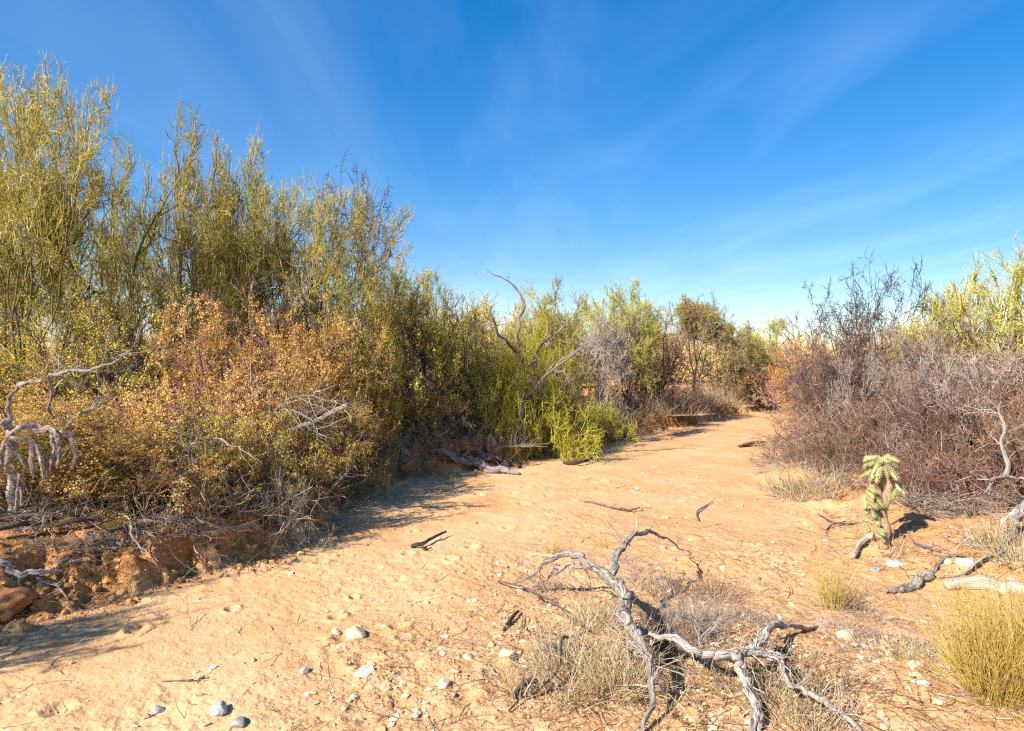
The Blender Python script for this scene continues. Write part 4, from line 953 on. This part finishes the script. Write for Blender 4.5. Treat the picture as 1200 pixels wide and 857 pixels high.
def far_thicket():
    rng = np.random.default_rng(38)
    tot = Buf()
    bases = []
    for k in range(420):
        d = 16+60*rng.random()**1.3; th = rng.uniform(-1.0, 1.0); x = d*math.tan(th*.75); y = d
        xl = np.interp(y, LY, LX); xr = np.interp(y, RY, RX)
        if xl-1.2 < x < xr+1.2: continue
        if d < 22 and (-.6*d < x < xl-1.2) and x > -2: continue
        bases.append((x, y))
    for i, (x, y) in enumerate(bases):
        H = rng.uniform(1.3, 2.3) if rng.random() < .75 else rng.uniform(2.2, 3.0); W = rng.uniform(.9, 1.9); z = gz(x, y)
        n = 9; az = rng.uniform(0, 2*PI, n); ti = rng.uniform(.1, 1., n)
        dr = np.stack([np.cos(az)*np.sin(ti), np.sin(az)*np.sin(ti), np.cos(ti)], -1)
        P, r = grow(rng, np.tile([[x, y, z-.05]], (n, 1)), dr, H*rng.uniform(.6, 1, n), np.full(n, .03), np.full(n, .012), 5, .15, .02)
        tubes(tot, P, r, 3, rng.random(n))
        q, dd, ra, t = kids(rng, P, r, 8, .2, .6); A, r2 = grow(rng, q, dd, W*.5*rng.uniform(.5, 1, len(q)), np.full(len(q), .01), np.full(len(q), .006), 4, .2, .02)
        tubes(tot, A, r2, 3, rng.random(len(A)))
        q, dd, ra, t = kids(rng, A, r2, 5, .2, .6); A, r2 = grow(rng, q, dd, .3*rng.uniform(.5, 1.2, len(q)), np.full(len(q), .006), np.full(len(q), .004), 3, .2, .02)
        tubes(tot, A, r2, 3, rng.random(len(A)))
        lp = A.reshape(-1, 3); lp = lp[rng.random(len(lp)) < .8]
        leaves(tot, lp+rng.normal(0, .05, lp.shape), rng, .09, .4, 1 if i % 3 else 2, .3)
    o = obj('distant_thicket', tot.mesh('distant_thicket', ['browntwig', 'oliveleaf', 'rustleaf'], False)); o['kind'] = 'stuff'
    tag(o, 'far desert brush reading as one low mass behind the trees', 'brush')
far_thicket()

# ------------------------------------------------------------------ the ground
def ground():
    def seg(a, b, n): return np.linspace(a, b, n, endpoint=False)
    th = np.concatenate([seg(-PI, -.80, 70), seg(-.80, .80, 820), seg(.80, PI, 70)])
    rr = np.concatenate([[.15], np.geomspace(.5, 2.6, 16, endpoint=False), np.geomspace(2.6, 26, 760, endpoint=False), np.geomspace(26, 200, 90, endpoint=False), np.geomspace(200, 6000, 40)])
    TH, RR = np.meshgrid(th, rr); x = RR*np.sin(TH); y = RR*np.cos(TH)
    fl = 1-ss(80, 400, RR)
    z = G(x, y)*fl+.3*(1-fl)
    sl, sr = zones(x, y)
    nz = fbm(x*1.5, y*1.5, 81, 4)
    soil = np.clip(ss(-.25, .12, sl+.25*nz)*(1-.35*ss(.6, 2.5, sl)) + .5*ss(-.1, .7, sr+.4*nz) + .25*np.clip(fbm(x*.8, y*.8, 85, 3)-.1, 0, 1), 0, 1)
    grit = np.clip(ss(-2.2, .6, x-.3*(y-3.5)+1.1*nz)*(1-.55*ss(5, 8, y+nz))*.75 + .75*np.exp(-(((x-1.)/1.3)**2+((y-3.6)/.7)**2)) + .25*nz, 0, 1)
    A, B = x.shape; v = np.stack([x, y, z], -1).reshape(-1, 3)
    i = (np.arange(A-1)[:, None]*B); j = np.arange(B)[None]; j2 = (j+1) % B
    q = np.stack([i+j, i+j2, i+B+j2, i+B+j], -1).reshape(-1, 4)[:, ::-1]
    b = Buf(); b.add(np.concatenate([v, [[0, 0, gz(0, 0)]]]), q, np.stack([np.full(B, A*B), np.arange(B), (np.arange(B)+1) % B], -1)[:, ::-1])
    me = b.mesh('ground', [ground_material()], True)
    for nm, ar in (('soil', soil), ('grit', grit)):
        a = me.attributes.new(nm, 'FLOAT', 'POINT'); a.data.foreach_set('value', np.append(ar.ravel(), 0).astype(np.float32))
    o = obj('ground', me); o['kind'] = 'structure'; o['label'] = 'orange sandy desert wash with low red banks'
ground()

# ------------------------------------------------------------------ light, sky, camera
EL, AZ = R(36), R(41)                    # elevation; shadows run right and a little away
w = bpy.data.worlds.new('World'); scene.world = w; w.use_nodes = True
nt = w.node_tree; N = nt.nodes; L = nt.links
sky = N.new('ShaderNodeTexSky'); sky.sky_type = 'NISHITA'; sky.sun_disc = False
sky.sun_elevation = EL; sky.sun_rotation = math.atan2(-math.cos(AZ), -math.sin(AZ)); sky.altitude = 900; sky.air_density = 1.0; sky.dust_density = .5; sky.ozone_density = 3.5
bg = N['Background']; bg.inputs['Strength'].default_value = .142
hs = N.new('ShaderNodeHueSaturation'); hs.inputs['Hue'].default_value = .508; hs.inputs['Saturation'].default_value = 1.7; hs.inputs['Value'].default_value = 1.0
gm = N.new('ShaderNodeGamma'); gm.inputs[1].default_value = .68; L.new(sky.outputs[0], gm.inputs[0]); L.new(gm.outputs[0], hs.inputs['Color'])
# thin cirrus: noise on the plane the clouds lie in
tc = N.new('ShaderNodeTexCoord'); sp = N.new('ShaderNodeSeparateXYZ'); L.new(tc.outputs['Generated'], sp.inputs[0])
mz = N.new('ShaderNodeMath'); mz.operation = 'MAXIMUM'; L.new(sp.outputs[2], mz.inputs[0]); mz.inputs[1].default_value = .03
dx = N.new('ShaderNodeMath'); dx.operation = 'DIVIDE'; L.new(sp.outputs[0], dx.inputs[0]); L.new(mz.outputs[0], dx.inputs[1])
dy = N.new('ShaderNodeMath'); dy.operation = 'DIVIDE'; L.new(sp.outputs[1], dy.inputs[0]); L.new(mz.outputs[0], dy.inputs[1])
cb = N.new('ShaderNodeCombineXYZ'); L.new(dx.outputs[0], cb.inputs[0]); L.new(dy.outputs[0], cb.inputs[1])
mp = N.new('ShaderNodeMapping'); mp.inputs['Rotation'].default_value = (0, 0, R(8)); mp.inputs['Scale'].default_value = (1.0, .22, 1)
L.new(cb.outputs[0], mp.inputs[0])
n1 = N.new('ShaderNodeTexNoise'); n1.inputs['Scale'].default_value = 1.1; n1.inputs['Detail'].default_value = 5; n1.inputs['Roughness'].default_value = .55; n1.inputs['Distortion'].default_value = .6
L.new(mp.outputs[0], n1.inputs['Vector'])
r1 = N.new('ShaderNodeValToRGB'); r1.color_ramp.elements[0].position = .44; r1.color_ramp.elements[0].color = (0, 0, 0, 1); r1.color_ramp.elements[1].position = .9; r1.color_ramp.elements[1].color = (.105, .105, .105, 1)
L.new(n1.outputs[0], r1.inputs[0])
mx = N.new('ShaderNodeMix'); mx.data_type = 'RGBA'; L.new(r1.outputs[0], mx.inputs[0]); L.new(hs.outputs[0], mx.inputs[6]); mx.inputs[7].default_value = (6, 7, 8, 1)
L.new(mx.outputs[2], bg.inputs['Color'])

su = bpy.data.lights.new('sun', 'SUN'); su.energy = 4.8; su.angle = R(.53); su.color = (1, .95, .86)
so = bpy.data.objects.new('sun', su); COL.objects.link(so)
so.rotation_euler = Vector((math.cos(EL)*math.cos(AZ), math.cos(EL)*math.sin(AZ), -math.sin(EL))).to_track_quat('-Z', 'Y').to_euler()
so.location = (-20, -6, 16)

cam = bpy.data.cameras.new('camera'); co = bpy.data.objects.new('camera', cam); COL.objects.link(co)
co.location = (0, 0, CH); co.rotation_euler = (R(90), 0, 0)
cam.sensor_width = 36; cam.lens = F/1200*36; cam.shift_y = -(857/2-HZ)/1200; cam.clip_start = .05; cam.clip_end = 20000
scene.camera = co

vs = scene.view_settings; vs.view_transform = 'Standard'; vs.look = 'None'; vs.exposure = 1.08; vs.gamma = 1; vs.use_curve_mapping = False
cy = scene.cycles; cy.max_bounces = 5; cy.diffuse_bounces = 2; cy.glossy_bounces = 1; cy.transmission_bounces = 2; cy.transparent_max_bounces = 4
cy.caustics_reflective = False; cy.caustics_refractive = False
scene.render.use_persistent_data = False
cy.use_denoising = False
scene.cycles.filter_width = 1.3
